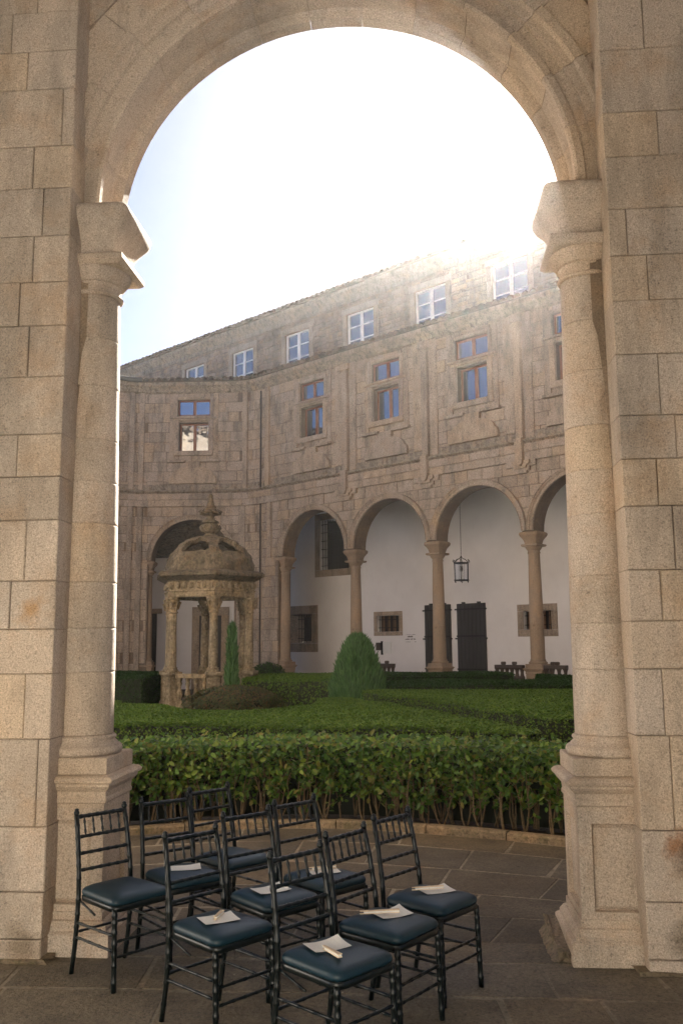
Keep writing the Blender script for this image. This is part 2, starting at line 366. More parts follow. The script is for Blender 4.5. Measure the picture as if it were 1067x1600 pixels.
def wall_core(M,s0,s1,z0,z1,d0,d1,arches,mat,name,parent,floorz,solid,holes=(),kind=None,seg=.12,zspring=5.0):
    # sheets front and back plus soffits; holes only cut the front
    g=G(); br={s0,s1}
    for c,cz,r in arches:
        for k in range(25): br.add(round(c-r*math.cos(math.pi*k/24),4))
    for a,b in solid: br.add(a); br.add(b)
    for h in holes: br.add(h[0]); br.add(h[1])
    br=sorted(b for b in br if s0-1e-6<=b<=s1+1e-6); full=[]
    for a,b in zip(br,br[1:]): full+=stations(a,b,seg)[:-1]
    full.append(br[-1])
    def lo(s_,mid):
        inar=[(c,cz,r) for c,cz,r in arches if abs(mid-c)<r]
        if inar:
            c,cz,r=inar[0]; return cz+math.sqrt(max(r*r-(s_-c)**2,0))
        if any(a<=mid<=b for a,b in solid): return z0
        return zspring
    for a,b in zip(full,full[1:]):
        if b-a<1e-5: continue
        mid=(a+b)/2; la,lb=lo(a,mid),lo(b,mid)
        cuts=[(h[2],h[3]) for h in holes if h[0]<mid<h[1]]
        segs=[]; ya,yb=la,lb
        for c0,c1 in sorted(cuts):
            segs.append((ya,yb,c0,c0)); ya=yb=c1
        segs.append((ya,yb,z1,z1))
        for p,q,r_,t in segs: g.add([M(a,d0,p),M(b,d0,q),M(b,d0,t),M(a,d0,r_)],[(0,1,2,3)])
        g.add([M(a,d1,la),M(b,d1,lb),M(b,d1,z1),M(a,d1,z1)],[(3,2,1,0)])
        g.add([M(a,d0,la),M(b,d0,lb),M(b,d1,lb),M(a,d1,la)],[(3,2,1,0)])
        g.add([M(a,d0,z1),M(b,d0,z1),M(b,d1,z1),M(a,d1,z1)],[(0,1,2,3)])
    # jambs of solid zones
    for a,b in solid:
        for t,fl in ((a,0),(b,1)):
            if s0+1e-3<t<s1-1e-3: g.add([M(t,d0,z0),M(t,d1,z0),M(t,d1,zspring+.05),M(t,d0,zspring+.05)],[(0,1,2,3)])
    for t in (s0,s1): g.add([M(t,d0,z0),M(t,d1,z0),M(t,d1,z1),M(t,d0,z1)],[(0,1,2,3)])
    for h in holes:
        for t in (h[0],h[1]): g.add([M(t,d0,h[2]),M(t,d0+.3,h[2]),M(t,d0+.3,h[3]),M(t,d0,h[3])],[(0,1,2,3)])
        ss=stations(h[0],h[1],.2)
        for a,b in zip(ss,ss[1:]):
            for zz in (h[2],h[3]): g.add([M(a,d0,zz),M(b,d0,zz),M(b,d0+.3,zz),M(a,d0+.3,zz)],[(0,1,2,3)])
    return g.build(name,mat,parent,kind=kind)
def ring(M,c,cz,prof,a0,a1,n,gap=0):
    # prof [(r,d)] closed, swept round the arch between angles a0..a1 (0 = right springing)
    g=G(); m_=len(prof); V=[]
    for i in range(n+1):
        a=a0+gap+(a1-a0-2*gap)*i/n
        for r,d in prof: V.append(M(c+r*math.cos(a),d,cz+r*math.sin(a)))
    F=[]
    for i in range(n):
        for k in range(m_):
            l=(k+1)%m_; F.append((i*m_+k,i*m_+l,(i+1)*m_+l,(i+1)*m_+k))
    F.append(list(range(m_))); F.append([n*m_+k for k in range(m_)][::-1])
    return g.add(V,F)

# ------------------------------------------------------------------ stone column on pedestal (axis at origin)
DRUMS=[1.29,1.69,1.975,2.275,2.665,2.95,3.24,3.61,3.95,4.262]
def rough_box(h,z0,z1,amp,n=6,seed=0):
    r=random.Random(seed); g=G(); V=[]; P=[]
    for k in range(4*n):
        e=k//n; t=(k%n)/n*2-1
        P.append([(t,-1),(1,t),(-t,1),(-1,-t)][e])
    for j,z in enumerate((z0,(z0+z1)/2,z1)):
        for p in P:
            q=h*(1+amp*(r.random()-.6)*(1 if j<2 else 1.6)); V.append((p[0]*q,p[1]*q,z+(r.random()-.5)*amp*.25*(j>0)))
    m_=len(P); F=[]
    for j in range(2):
        for k in range(m_): l=(k+1)%m_; F.append((j*m_+k,j*m_+l,(j+1)*m_+l,(j+1)*m_+k))
    F.append([2*m_+k for k in range(m_)]); return g.add(V,F)
def make_column(name,loc,rz,label,cat,group,mat,hi=True,seed=0):
    root=empty(name,loc,label,cat,group,rz)
    r=random.Random(seed)
    # pedestal
    ped=G()
    def sq(prof): ped.lathe([(a,z) for a,z in prof],4,a0=math.pi/4) if False else None
    def sqprof(g,prof):
        V=[];F=[]
        for a,z in prof: V+= [(-a,-a,z),(a,-a,z),(a,a,z),(-a,a,z)]
        for i in range(len(prof)-1):
            for k in range(4): l=(k+1)%4; F.append((i*4+k,i*4+l,i*4+4+l,i*4+4+k))
        F.append((3,2,1,0)); n=(len(prof)-1)*4; F.append((n,n+1,n+2,n+3)); g.add(V,F)
    g=G(); sqprof(g,[(.325,0),(.325,.13),(.315,.14),(.30,.15),(.30,.165),(.275,.20),(.262,.205),(.262,.25)]); g.build('pedestal_base',mat,root)
    die=G()
    # die faces with recessed panels
    h=.252; z0,z1=.25,.86; pw=.175; p0,p1=.29,.79; dp=.04
    for k in range(4):
        a=k*math.pi/2; ca,sa=math.cos(a),math.sin(a)
        def R(x,y,z): return (x*ca-y*sa,x*sa+y*ca,z)
        rings=[[(-h,z0),(h,z0),(h,z1),(-h,z1)],[(-pw,p0),(pw,p0),(pw,p1),(-pw,p1)],[(-pw+.006,p0+.006),(pw-.006,p0+.006),(pw-.006,p1-.006),(-pw+.006,p1-.006)],[(-pw+.03,p0+.03),(pw-.03,p0+.03),(pw-.03,p1-.03),(-pw+.03,p1-.03)]]
        ds=[-h,-h,-h+dp,-h+dp*.55]
        V=[R(x,d,z) for rg,d in zip(rings,ds) for x,z in rg]; F=[]
        for i in range(3):
            for q in range(4): l=(q+1)%4; F.append((i*4+q,i*4+l,i*4+4+l,i*4+4+q))
        F.append((12,13,14,15)); die.add(V,F)
    die.build('pedestal_die',mat,root)
    g=G(); sqprof(g,[(.252,.86),(.252,.885),(.263,.895),(.263,.915),(.258,.925),(.262,.96),(.285,.985),(.292,.995),(.292,1.01),(.312,1.018),(.316,1.035),(.30,1.052),(.27,1.062)]); g.build('pedestal_cornice',mat,root)
    g=G(); sqprof(g,[(.255,1.06),(.262,1.066),(.262,1.158),(.255,1.165)]); g.build('base_plinth',mat,root)
    n=40 if hi else 24
    g=G(); g.lathe([(.245,1.163),(.258,1.175),(.264,1.195),(.258,1.216),(.245,1.226),(.232,1.229),(.23,1.24),(.216,1.25),(.214,1.262),(.222,1.268),(.222,1.278),(.208,1.29)],n); o=g.build('base_torus',mat,root)
    for p in o.data.polygons: p.use_smooth=len(p.vertices)==4
    def rad(z):
        t=(z-1.29)/(4.262-1.29); return .203-.040*t**1.5
    zs=DRUMS if hi else [1.29,2.275,3.24,4.262]
    for a,b in zip(zs,zs[1:]):
        gp=.0025 if a>1.3 else 0
        g=G(); mid=(a+b)/2; dr=(r.random()-.5)*.003
        g.lathe([(rad(a)-.004,a),(rad(a)+dr,a+gp+.003),(rad(a)+dr,a+gp+.012),(rad(mid)+dr,mid),(rad(b)+dr,b-gp-.012),(rad(b)+dr,b-gp-.003),(rad(b)-.004,b)],n); o=g.build('shaft_drum',mat,root); 
        for p in o.data.polygons: p.use_smooth=len(p.vertices)==4
    g=G(); g.lathe([(.165,4.258),(.18,4.262),(.188,4.275),(.18,4.288),(.168,4.292),(.168,4.33),(.176,4.345),(.176,4.355),(.19,4.36),(.215,4.395),(.235,4.43),(.235,4.452)],n); o=g.build('capital_neck',mat,root)
    g=G(); sqprof(g,[(.232,4.448),(.245,4.458),(.262,4.475),(.262,4.50),(.255,4.515)]); g.build('abacus',mat,root)
    g=G(); prof=[(.185,4.513),(.185,4.552),(.193,4.558),(.197,4.59),(.208,4.63),(.230,4.675),(.258,4.715),(.282,4.748),(.296,4.775),(.302,4.802),(.300,4.826),(.290,4.848),(.272,4.863),(.245,4.872)]
    # square cushion with eased corners
    V=[];F=[];K=12
    for a,z in prof:
        e=a*.16
        for qx,qy,a0 in ((1,-1,-math.pi/2),(1,1,0),(-1,1,math.pi/2),(-1,-1,math.pi)):
            for t in range(3):
                an=a0+t*math.pi/4; V.append((qx*(a-e)+e*math.cos(an),qy*(a-e)*1.06+e*math.sin(an),z))
    for i in range(len(prof)-1):
        for k in range(K): l=(k+1)%K; F.append((i*K+k,i*K+l,i*K+K+l,i*K+K+k))
    F.append(list(range(K))[::-1]); F.append([(len(prof)-1)*K+k for k in range(K)])
    g.add(V,F); o=g.build('impost_block',mat,root)
    for p in o.data.polygons: p.use_smooth=len(p.vertices)==4
    return root
make_column('engaged_column',MU(UL,WAX,0),PHI,'stone column on pedestal at the left side of the near arch, sunlit along its edge','column','columns carrying the near arch',M_NEAR,seed=3)
make_column('engaged_column',MU(UR,WAX,0),PHI,'stone column on pedestal at the right side of the near arch, washed by sun glare at its top','column','columns carrying the near arch',M_NEAR,seed=4)

# ------------------------------------------------------------------ near arcade wall
arc=empty('arcade_wall',MU(UC,.47,0),'near granite arcade wall with one tall round arch framing the courtyard','wall')
def NK(o): return keep(o,arc)
UWL,UWR=-3.3,3.2
ZTOP=7.6
# core: solid piers left and right, wall above the arch
g=G()
NK(wall_core(MU,-3.36,3.23,0,ZTOP,.30,.765,[(UC,ZA,1.695)],M_NEARC,'wall_core',None,0,[(-3.36,UL),(UR,3.23)],zspring=ZS))
g=G(); g.box((-3.3,.075,0),(-1.83,.28,ZTOP),MU); g.box((1.72,.075,0),(3.2,.28,ZTOP),MU); NK(g.build('pier_core',M_NEARC,None))
rng=random.Random(5)
def nblock(st,d0,d1,name='stone_block',bev=None):
    g=G(); g.block(st,MU,d0,d1+(rng.random()-.5)*.006,bev or .004+rng.random()*.004,.0014+rng.random()*.0014); return NK(g.build(name,M_NEAR,None))
ZL=[.0,.136,.40,.775,1.295,1.69,1.965,2.269,2.656,2.938,3.216,3.601,3.95,4.252,4.577,4.916,5.223,5.645,5.93,6.224,6.6,7.0,ZTOP]
UJL=[None,None,None,-1.88,-1.977,None,-2.10,-2.014,None,-2.097,None,-2.055,-2.132,-2.05,-1.997,-2.078,-1.888,-2.15,None,-2.1,-2.0,-2.1]
ZR=[.0,.087,.394,.785,1.315,1.70,1.98,2.284,2.67,2.961,3.233,3.623,3.971,4.27,4.582,4.938,5.248,5.689,6.1,6.5,7.0,ZTOP]
UJR=[None,None,None,1.896,1.875,2.25,1.898,1.993,1.916,2.042,1.962,2.25,1.933,1.82,2.2,2.05,2.25,2.0,2.2,2.1,2.1]
for Z,J,ui,uo,side in ((ZL,UJL,-1.805,-3.3,-1),(ZR,UJR,1.705,3.2,1)):
    for i in range(len(Z)-1):
        cuts=[ui]
        if J[i]: cuts.append(J[i])
        c=cuts[-1]
        while abs(c-uo)>1e-3:
            L=.38+rng.random()*.4; c=c+side*L
            if abs(c-uo)<.3 or (c-uo)*side>0: c=uo
            cuts.append(c)
        for a,b in zip(cuts,cuts[1:]):
            lo,hi=min(a,b),max(a,b); fr=.055
            if i==0: fr=.035
            if i==1: fr=.045
            if side>0 and a==ui and 4<=i: pass
            nblock([(lo,Z[i],Z[i+1]),(hi,Z[i],Z[i+1])],.30,fr)
# wall behind the pier edge beside the column (return) and spandrels
R_OUT=2.20
sp=layout(UL-.06,UR+.09,[4.90,5.25,5.62,5.93,6.25,6.62,7.0,7.3,ZTOP],.62,rng)
for st in to_stations(sp,[(UC,ZA,R_OUT)],lambda a,b:9):
    nblock(st,.32,.272)
# voussoirs with stepped archivolt and soffit
prof=[(R_OUT-.004,.34),(R_OUT-.004,.285),(R_OUT-.012,.272),(1.945,.272),(1.938,.255),(1.93,.235),(1.865,.230),(1.855,.262),(1.85,.268),(1.785,.268),(1.775,.292),(1.70,.294),(1.692,.262),(1.64,.250),(1.622,.262),(1.618,.30),(1.64,.325),(1.675,.34),(1.675,.64),(1.64,.66),(1.618,.68),(1.614,.775),(1.80,.785),(1.80,.34)]
NV=13
for i in range(NV):
    a0=math.pi*i/NV; a1=math.pi*(i+1)/NV; j=(rng.random()-.5)*.02
    g=ring(MU,UC,ZA,[(r+(rng.random()-.5)*.0015,d) for r,d in prof],a0,a1,6,.0013)
    NK(g.build('voussoir',M_NEAR,None))
# worn footing stones at the pier feet
g=rough_box(1,0,.10,.09,14,3); g.v=[MU(1.375+p[0]*.14-(.05 if p[2]<.03 else 0),  .52+p[1]*.30,p[2]*(.9+.3*p[1])) for p in g.v]; NK(g.build('footing_stone',M_CURB,None))
g=rough_box(1,0,.03,.06,12,4); g.v=[MU(-2.5+p[0]*.75,.45+p[1]*.44,p[2]) for p in g.v]; NK(g.build('footing_stone',M_CURB,None))
g=rough_box(1,0,.028,.06,12,5); g.v=[MU(2.45+p[0]*.8,.45+p[1]*.43,p[2]) for p in g.v]; NK(g.build('footing_stone',M_CURB,None))
# storeys above our gallery and the two wings that close the courtyard behind the camera's sight
def wing(name,P0,ang,L,label,lower=True,z0=0,c0=None):
    ca,sa=math.cos(ang),math.sin(ang)
    def M(s_,d,z): return (P0[0]+ca*s_+sa*d,P0[1]+sa*s_-ca*d,z)   # d>0 away from the courtyard
    e=empty(name,M(L/2,.3,0),label,'building')
    ar=[]; 
    if lower:
        k=1.9
        while k<L-1.8: ar.append((k,5.02,1.5)); k+=3.37
    keep(wall_core(M,0,L,z0,15,.0,.6,ar,M_FAC,'wall',None,0,[(0,.35),(L-.35,L)] if lower else [(0,L)],seg=2,zspring=5.0 if lower else z0),e)
    for c,_,_ in ar[:-1]:
        g=G(); g.lathe([(.3,0),(.3,1.1),(.25,1.2),(.2,1.3),(.17,4.2),(.25,4.4),(.28,4.8),(.28,5.02)],12); q=M(c+1.685,.3,0); g.v=[(x+q[0],y+q[1],z) for x,y,z in g.v]; keep(g.build('column',M_FAC,None),e)
        g=G(); g.box((c-.56,-.03,9.1),(c+.56,.01,11.1),M); f=keep(g.build('window',M_WOODF,None),e)
    for c,_,_ in ar:
        for k in (-1,1):
            x0,x1=sorted((c+k*.05,c+k*.5)); g=G(); g.box((x0,-.04,9.2),(x1,-.031,11.0),M); keep(g.build('window_pane',M_GLASS,None),e)
    g=G(); g.box((0,-.3,11.5),(L,0,11.8),M); keep(g.build('cornice',M_FAC,None),e)
    g=G(); g.add([M(0,-.4,14.9),M(L,-.4,14.9),M(L,4,16.5),M(0,4,16.5)],[(0,1,2,3)]); keep(g.build('roof',M_TILE,None),e)
    if lower:
        g=G(); g.box((0,3.6,0),(L,3.8,7.4),M); g.box((0,.61,7.0),(L,3.6,7.2),M); keep(g.build('gallery_plaster',M_PLA,None),e)
    return e
pA=MU(3.2,.78,0); pB=MU(-3.3,.78,0)
def LATE_WINGS():
    wing('right_wing',(pA[0],pA[1]),math.radians(44),17,'sunlit arcaded cloister wing on the right of the courtyard, beyond the near right pier')
    wing('left_wing',(pB[0]-17*math.cos(math.radians(134-180)),pB[1]-17*math.sin(math.radians(134-180))) if False else (pB[0]+17*math.cos(math.radians(137)),pB[1]+17*math.sin(math.radians(137))),math.radians(137-180),17,'sunlit arcaded cloister wing on the left of the courtyard, beyond the near left pier')
    wing('upper_near_wall',MU(-3.3,.78,0)[:2],PHI,6.5,'upper storey wall over the near arch, facing the courtyard',lower=False,z0=ZTOP)
    for o in bpy.data.objects:
        if o.name.startswith('upper_near_wall') : pass
g=G(); g.box((-9.4,-6.2,ZTOP),(9.4,.9,ZTOP+.4),MU); o=g.build('ceiling',M_BOUNCE); o['kind']='structure'
g=G(); g.box((-9.4,-6.2,0),(9.4,-5.85,ZTOP),MU); tag(g.build('gallery_back_wall',M_BOUNCE),'white plaster wall at the back of the near gallery','wall')  # unseen wall, set close behind the camera to bounce sunlight forward

# ================================================================== GROUND
g=G(); g.add([(-90,-12,-.03),(90,-12,-.03),(90,140,-.03),(-90,140,-.03)],[(0,1,2,3)]); o=g.build('ground',M_SOIL); o['kind']='structure'
CURB=[(-6.5,6.2),(-5,7.6),(-3.6,8.6),(-2.1,9.28),(-1.0,9.55),(-.24,9.57),(.35,9.42),(1.0,9.14),(1.92,8.69),(3.0,7.95),(4.4,6.6),(5.6,5.4)]
CX=np.array(CURB); CL=np.concatenate([[0],np.cumsum(np.hypot(*np.diff(CX,axis=0).T))])
def curbp(a,d=0):   # a = length along, d = towards the garden
    def P(t): return np.array([np.interp(t,CL,CX[:,0]),np.interp(t,CL,CX[:,1])])
    p=sum(P(a+k) for k in (-.5,-.25,0,.25,.5))/5; t=P(a+.4)-P(a-.4); t/=np.linalg.norm(t); n=np.array([-t[1],t[0]])
    return p+n*d
pav=empty('paving',(0,6,0),None,None); pav['kind']='structure'
def PK(o): return keep(o,pav)
g=G(); ss=np.linspace(.3,CL[-1]-.3,60)
top=[tuple(curbp(a))+(.0045,) for a in ss]; bot=[(x*1.3,-9.2,.0045) for x,y,_ in top]
n=len(top); g.add(top+bot,[(i,n+i,n+i+1,i+1) for i in range(n-1)]); PK(g.build('mortar_bed',M_MORT,None))
rng=random.Random(12)
def flag(poly,zt,mt=None):
    # poly 2d ccw, bevelled slab
    c=np.mean(poly,axis=0); P=[]
    for p in poly:
        v=np.array(p)-c; L=np.linalg.norm(v); P.append((c+v*(1-.013/L),c+v*(1-.020/L)))
    dz=[zt+(rng.random()-.5)*.004 for _ in P]; n=len(P)
    V=[(a[0],a[1],-.02) for a,b in P]+[(a[0],a[1],z-.002) for (a,b),z in zip(P,dz)]+[(b[0],b[1],z) for (a,b),z in zip(P,dz)]
    F=[(i,(i+1)%n,n+(i+1)%n,n+i) for i in range(n)]+[(n+i,n+(i+1)%n,2*n+(i+1)%n,2*n+i) for i in range(n)]+[tuple(range(2*n,3*n))]
    g=G(); g.add(V,F); return PK(g.build('flagstone',mt or M_FLAG,None))
def jit(p,a=.012): return (p[0]+(rng.random()-.5)*a*2,p[1]+(rng.random()-.5)*a*2)
YIN=6.02
def outm(a,b):  # a along the curb, b 0..1 from curb to the arcade line
    p=curbp(a); q=(p[0]*.62-.42,YIN-(p[0]*.62)*.0787)
    return (p[0]*(1-b)+q[0]*b,p[1]*(1-b)+q[1]*b)
rows=[0,.17,.40,.62,.80,1.0]
for i in range(5):
    a=2.0+rng.random()*.5
    while a<CL[-1]-2.0:
        L=(.62+rng.random()*.5)*(1+.45*rows[i]); b=a+L
        b0_,b1_=rows[i]+.0045,rows[i+1]-.0045; P=[outm(a,b1_),outm(b,b1_),outm(b,b0_),outm(a,b0_)]
        if i==0: P=[P[0],P[1],P[2],outm((a+b)/2,b0_),P[3]]
        if -4.2<np.mean([p[0] for p in P])<4.2: flag([jit(p) for p in P],.008)
        a=b
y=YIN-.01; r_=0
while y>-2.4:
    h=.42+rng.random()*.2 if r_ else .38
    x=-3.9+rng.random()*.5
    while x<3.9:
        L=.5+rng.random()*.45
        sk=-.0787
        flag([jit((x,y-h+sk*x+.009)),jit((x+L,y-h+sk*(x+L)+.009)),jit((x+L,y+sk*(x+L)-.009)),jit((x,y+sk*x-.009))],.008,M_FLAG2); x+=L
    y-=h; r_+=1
# outer gallery floor further off, one sheet of slabs
g=G()
for i in range(-9,10):
    for j in range(0,14):
        if -5<=i<=4 : continue
        g.box((i*.9+.01,5.4-j*.9+.01,-.02),(i*.9+.89,5.4-j*.9+.89,.003))
for j in range(10):
    for i in range(-9,10): g.box((i*.9+.01,-3.5-j*.6,-.02),(i*.9+.89,-3.5-j*.6+.58,.002))
o=PK(g.build('outer_flagstones',M_FLAG,None)); o['kind']='stuff'
# curb stones
a=2.2
cur=empty('curb',(0,9.5,0),None,None); cur['kind']='structure'
while a<CL[-1]-2.2:
    L=.55+rng.random()*.4; b=a+L; ss=[a+.006+(L-.012)*i/3 for i in range(4)]; hh=.07+rng.random()*.012
    V=[];F=[]
    for t in ss:
        for d,z in ((-.0,-.02),(-.0,hh-.015),(.015,hh),(.125,hh),(.14,hh-.015),(.14,-.02)):
            p=curbp(t,d); V.append((p[0],p[1],z+(rng.random()-.5)*.006))
    for i in range(3):
        for k in range(5): F.append((i*6+k,(i+1)*6+k,(i+1)*6+k+1,i*6+k+1))
    F.append((0,1,2,3,4,5)); F.append((23,22,21,20,19,18))
    g=G(); g.add(V,F); keep(g.build('curb_stone',M_CURB,None),cur); a=b

# ================================================================== FAR CLOISTER BUILDING
ZO=.13; ZSP=5.02; RF=1.5; BAY=3.37
SMAX=16.5; SMIN=-22.0
COLS=[-3.03,.35,3.72,7.09,10.46,13.83]
ARCH=[(SC,ZSP,RF)]+[((COLS[i]+COLS[i+1])/2,ZSP,RF) for i in range(5)]
CENT=[SC]+[a[0] for a in ARCH[1:]]
bld=empty('cloister_building',MFS(3,0,0),'two-storey granite cloister wing with round arches, curved corner and small wooden windows','building')
def BK(o): return keep(o,bld)
WIN=[]
for c in CENT: WIN+=[(c-.56,c+.56,9.14,10.24),(c-.62,c+.62,10.52,11.13)]
ZEAVE=11.40
# left wing windows
for k in range(3):
    c=SC-5.9-3.37*k; WIN+=[(c-.56,c+.56,9.14,10.24),(c-.62,c+.62,10.52,11.13)]; 
SOL=[(SMIN,SC-1.62),(SC+1.62,COLS[0]-.02)]
BK(wall_core(MF,SMIN,SMAX,0,ZEAVE+.4,.012,.60,ARCH,M_FACC,'wall_core',None,0,SOL,holes=WIN,seg=.35,zspring=5.0))
rng=random.Random(21)
def seg(a,b): return .22 if a<S0+.05 else 9
blocks=[]
zu=[7.64,7.98,8.36,8.73,9.12,9.50,9.88,10.26,10.64,11.02,ZEAVE]
blocks+=to_stations(subtract(layout(-13,SMAX,zu,.62,rng),WIN),[],seg)
zl=[5.04,5.36,5.68,6.0,6.32,6.66,7.03]
blocks+=to_stations(layout(-4.0,SMAX,zl,.55,rng),[(c,z,r+.10) for c,z,r in ARCH],seg)
zc=[0,.45,.85,1.25,1.64,2.03,2.42,2.81,3.2,3.58,3.96,4.34,4.70,5.04]
blocks+=to_stations(subtract(layout(-13,-4.0,zc+zl[1:],.6,rng),[(SC-1.66,SC+1.66,-1,5.04)]),[(SC,ZSP,RF+.10)],seg)
blocks+=to_stations(layout(-4.0,COLS[0]-.06,zc,.45,rng),[],seg)
def dist(st):
    p=MF(st[0][0],0,st[0][1]); 
    vis=-10.6<st[0][0]<8.4 and (p[2]>1)
    return (0 if vis else 1000)+p[1]
blocks.sort(key=dist)
stuff=G()
for i,st in enumerate(blocks):
    dd=-.004+(rng.random()-.5)*.024; g=G() if i<290 else stuff
    g.block(st,MF,.03,dd,.008,.007)
    if i<290: BK(g.build('stone_block',M_FAC,None))
BK(stuff.build('stone_blocks',M_FAC,None,kind='stuff'))
# frieze and string course bands
sA=[t for t in stations(SMIN,SMAX,.2)] 
def band(name,prof,a,b,M=MF,mat=M_FAC,step=.2):
    g=G(); g.sweep(prof,stations(a,b,step) if a<S0 else stations(a,max(a,S0),step)+stations(max(a,S0),b,6)[1:],M); return BK(g.build(name,mat,None))
def longst(a,b): 
    L=stations(a,min(b,S0),.16) if a<S0 else [a]
    if b>S0: L+=stations(max(a,S0),b,3)[1:]
    return L
def lband(name,prof,a,b,mat=M_EAVE):
    g=G(); g.sweep(prof,longst(a,b),MF); return BK(g.build(name,mat,None))
# frieze blocks (individually cut stones)
s=SMIN
for zz0,zz1,dd in ((7.02,7.27,-.09),(7.27,7.50,-.115)):
    s=-11.
    while s<SMAX:
        L=.6+rng.random()*.7; e=min(s+L,SMAX); g=G(); g.block([(t,zz0,zz1) for t in longst(s,e)],MF,.03,dd,.006,.003); BK(g.build('frieze_stone',M_FAC,None)); s=e
lband('string_course',[(.02,7.50),(-.09,7.50),(-.10,7.53),(-.15,7.56),(-.17,7.585),(-.17,7.615),(-.03,7.655),(.02,7.655)],SMIN,SMAX)
lband('plinth_band',[(.02,7.655),(-.035,7.655),(-.035,7.86),(-.012,7.875),(.02,7.875)],SMIN,SMAX)
lband('eave_cornice',[(.05,ZEAVE-.03),(-.03,ZEAVE-.03),(-.04,ZEAVE+.0),(-.09,ZEAVE+.03),(-.11,ZEAVE+.10),(-.17,ZEAVE+.16),(-.25,ZEAVE+.22),(-.27,ZEAVE+.26),(-.27,ZEAVE+.36),(-.20,ZEAVE+.38),(.5,ZEAVE+.38),(.5,ZEAVE-.03)],SMIN,SMAX)
# archivolts as voussoirs
vprof=[(1.50,.02),(1.497,-.06),(1.53,-.07),(1.545,-.04),(1.60,-.04),(1.605,-.075),(1.65,-.08),(1.66,-.115),(1.68,-.12),(1.68,.02)]
for ai,(c,cz,r) in enumerate(ARCH):
    nv=11
    for i in range(nv):
        g=ring(MF,c,cz,vprof,math.pi*i/nv,math.pi*(i+1)/nv,5,.002); BK(g.build('voussoir',M_FAC,None))
# corner wall frame mouldings round the corner arch panel, pilaster strips
def pil(s,z0,z1,hw=.12,d=-.06,name='pilaster_strip'):
    g=G(); g.block([(s-hw,z0,z1),(s+hw,z0,z1)],MF,.03,d,.012,.0); BK(g.build(name,M_FAC,None))
for c in (COLS[1:]):
    s=c-.07
    pil(s,7.66,ZEAVE,.115,-.15); pil(s,ZEAVE-.25,ZEAVE-.03,.20,-.18,'pilaster_cap')
    # wider backing strips
    pil(s+.30,7.66,ZEAVE,.14,-.06); pil(s-.33,7.88,ZEAVE,.16,-.06)
    # tongue through the string course with rounded end
    for nm,hw,zb,d0,d1 in (('bracket_tongue',.115,6.86,-.05,-.25),):
        g=G(); P=[(s-hw,7.66)]+[(s-hw*math.cos(t),zb+hw*(1-math.sin(t))) for t in [math.pi*k/10 for k in range(11)]]+[(s+hw,7.66)]
        V=[MF(a,d1,z) for a,z in P]+[MF(a,.0,z) for a,z in P]; n=len(P)
        g.add(V,[tuple(range(n))]+[(i,(i+1)%n,n+(i+1)%n,n+i) for i in range(n)]); BK(g.build(nm,M_FAC,None))
    # stepped pendant
    P=[(s-.50,7.03),(s-.50,6.86),(s-.30,6.86),(s-.30,6.78),(s-.17,6.70),(s-.17,6.66),(s+.17,6.66),(s+.17,6.74),(s+.26,6.74),(s+.26,6.86),(s+.46,6.86),(s+.46,7.03)]
    g=G(); V=[MF(a,-.10,z) for a,z in P]+[MF(a,.0,z) for a,z in P]; n=len(P)
    g.add(V,[tuple(range(n))]+[(i,(i+1)%n,n+(i+1)%n,n+i) for i in range(n)]); BK(g.build('stepped_pendant',M_FAC,None))
    P=[(s-.28,7.02),(s-.28,6.93),(s-.19,6.88),(s-.19,6.80),(s+.19,6.80),(s+.19,6.88),(s+.30,6.93),(s+.30,7.02)]
    g=G(); V=[MF(a,-.17,z) for a,z in P]+[MF(a,-.0,z) for a,z in P]; n=len(P)
    g.add(V,[tuple(range(n))]+[(i,(i+1)%n,n+(i+1)%n,n+i) for i in range(n)]); BK(g.build('stepped_pendant',M_FAC,None))
for s,z0 in ((-3.50,5.0),(SC-1.98,0),(SC-2.35,0)):
    pil(s,z0,7.02,.10,-.08)
for s in (-3.62,SC-1.98,SC-2.35,SC+1.98): pil(s,7.66,ZEAVE,.10,-.09)
pil(-3.98,0,7.02,.05,-.03)
pil(SC+1.86,0,7.02,.13,-.045)
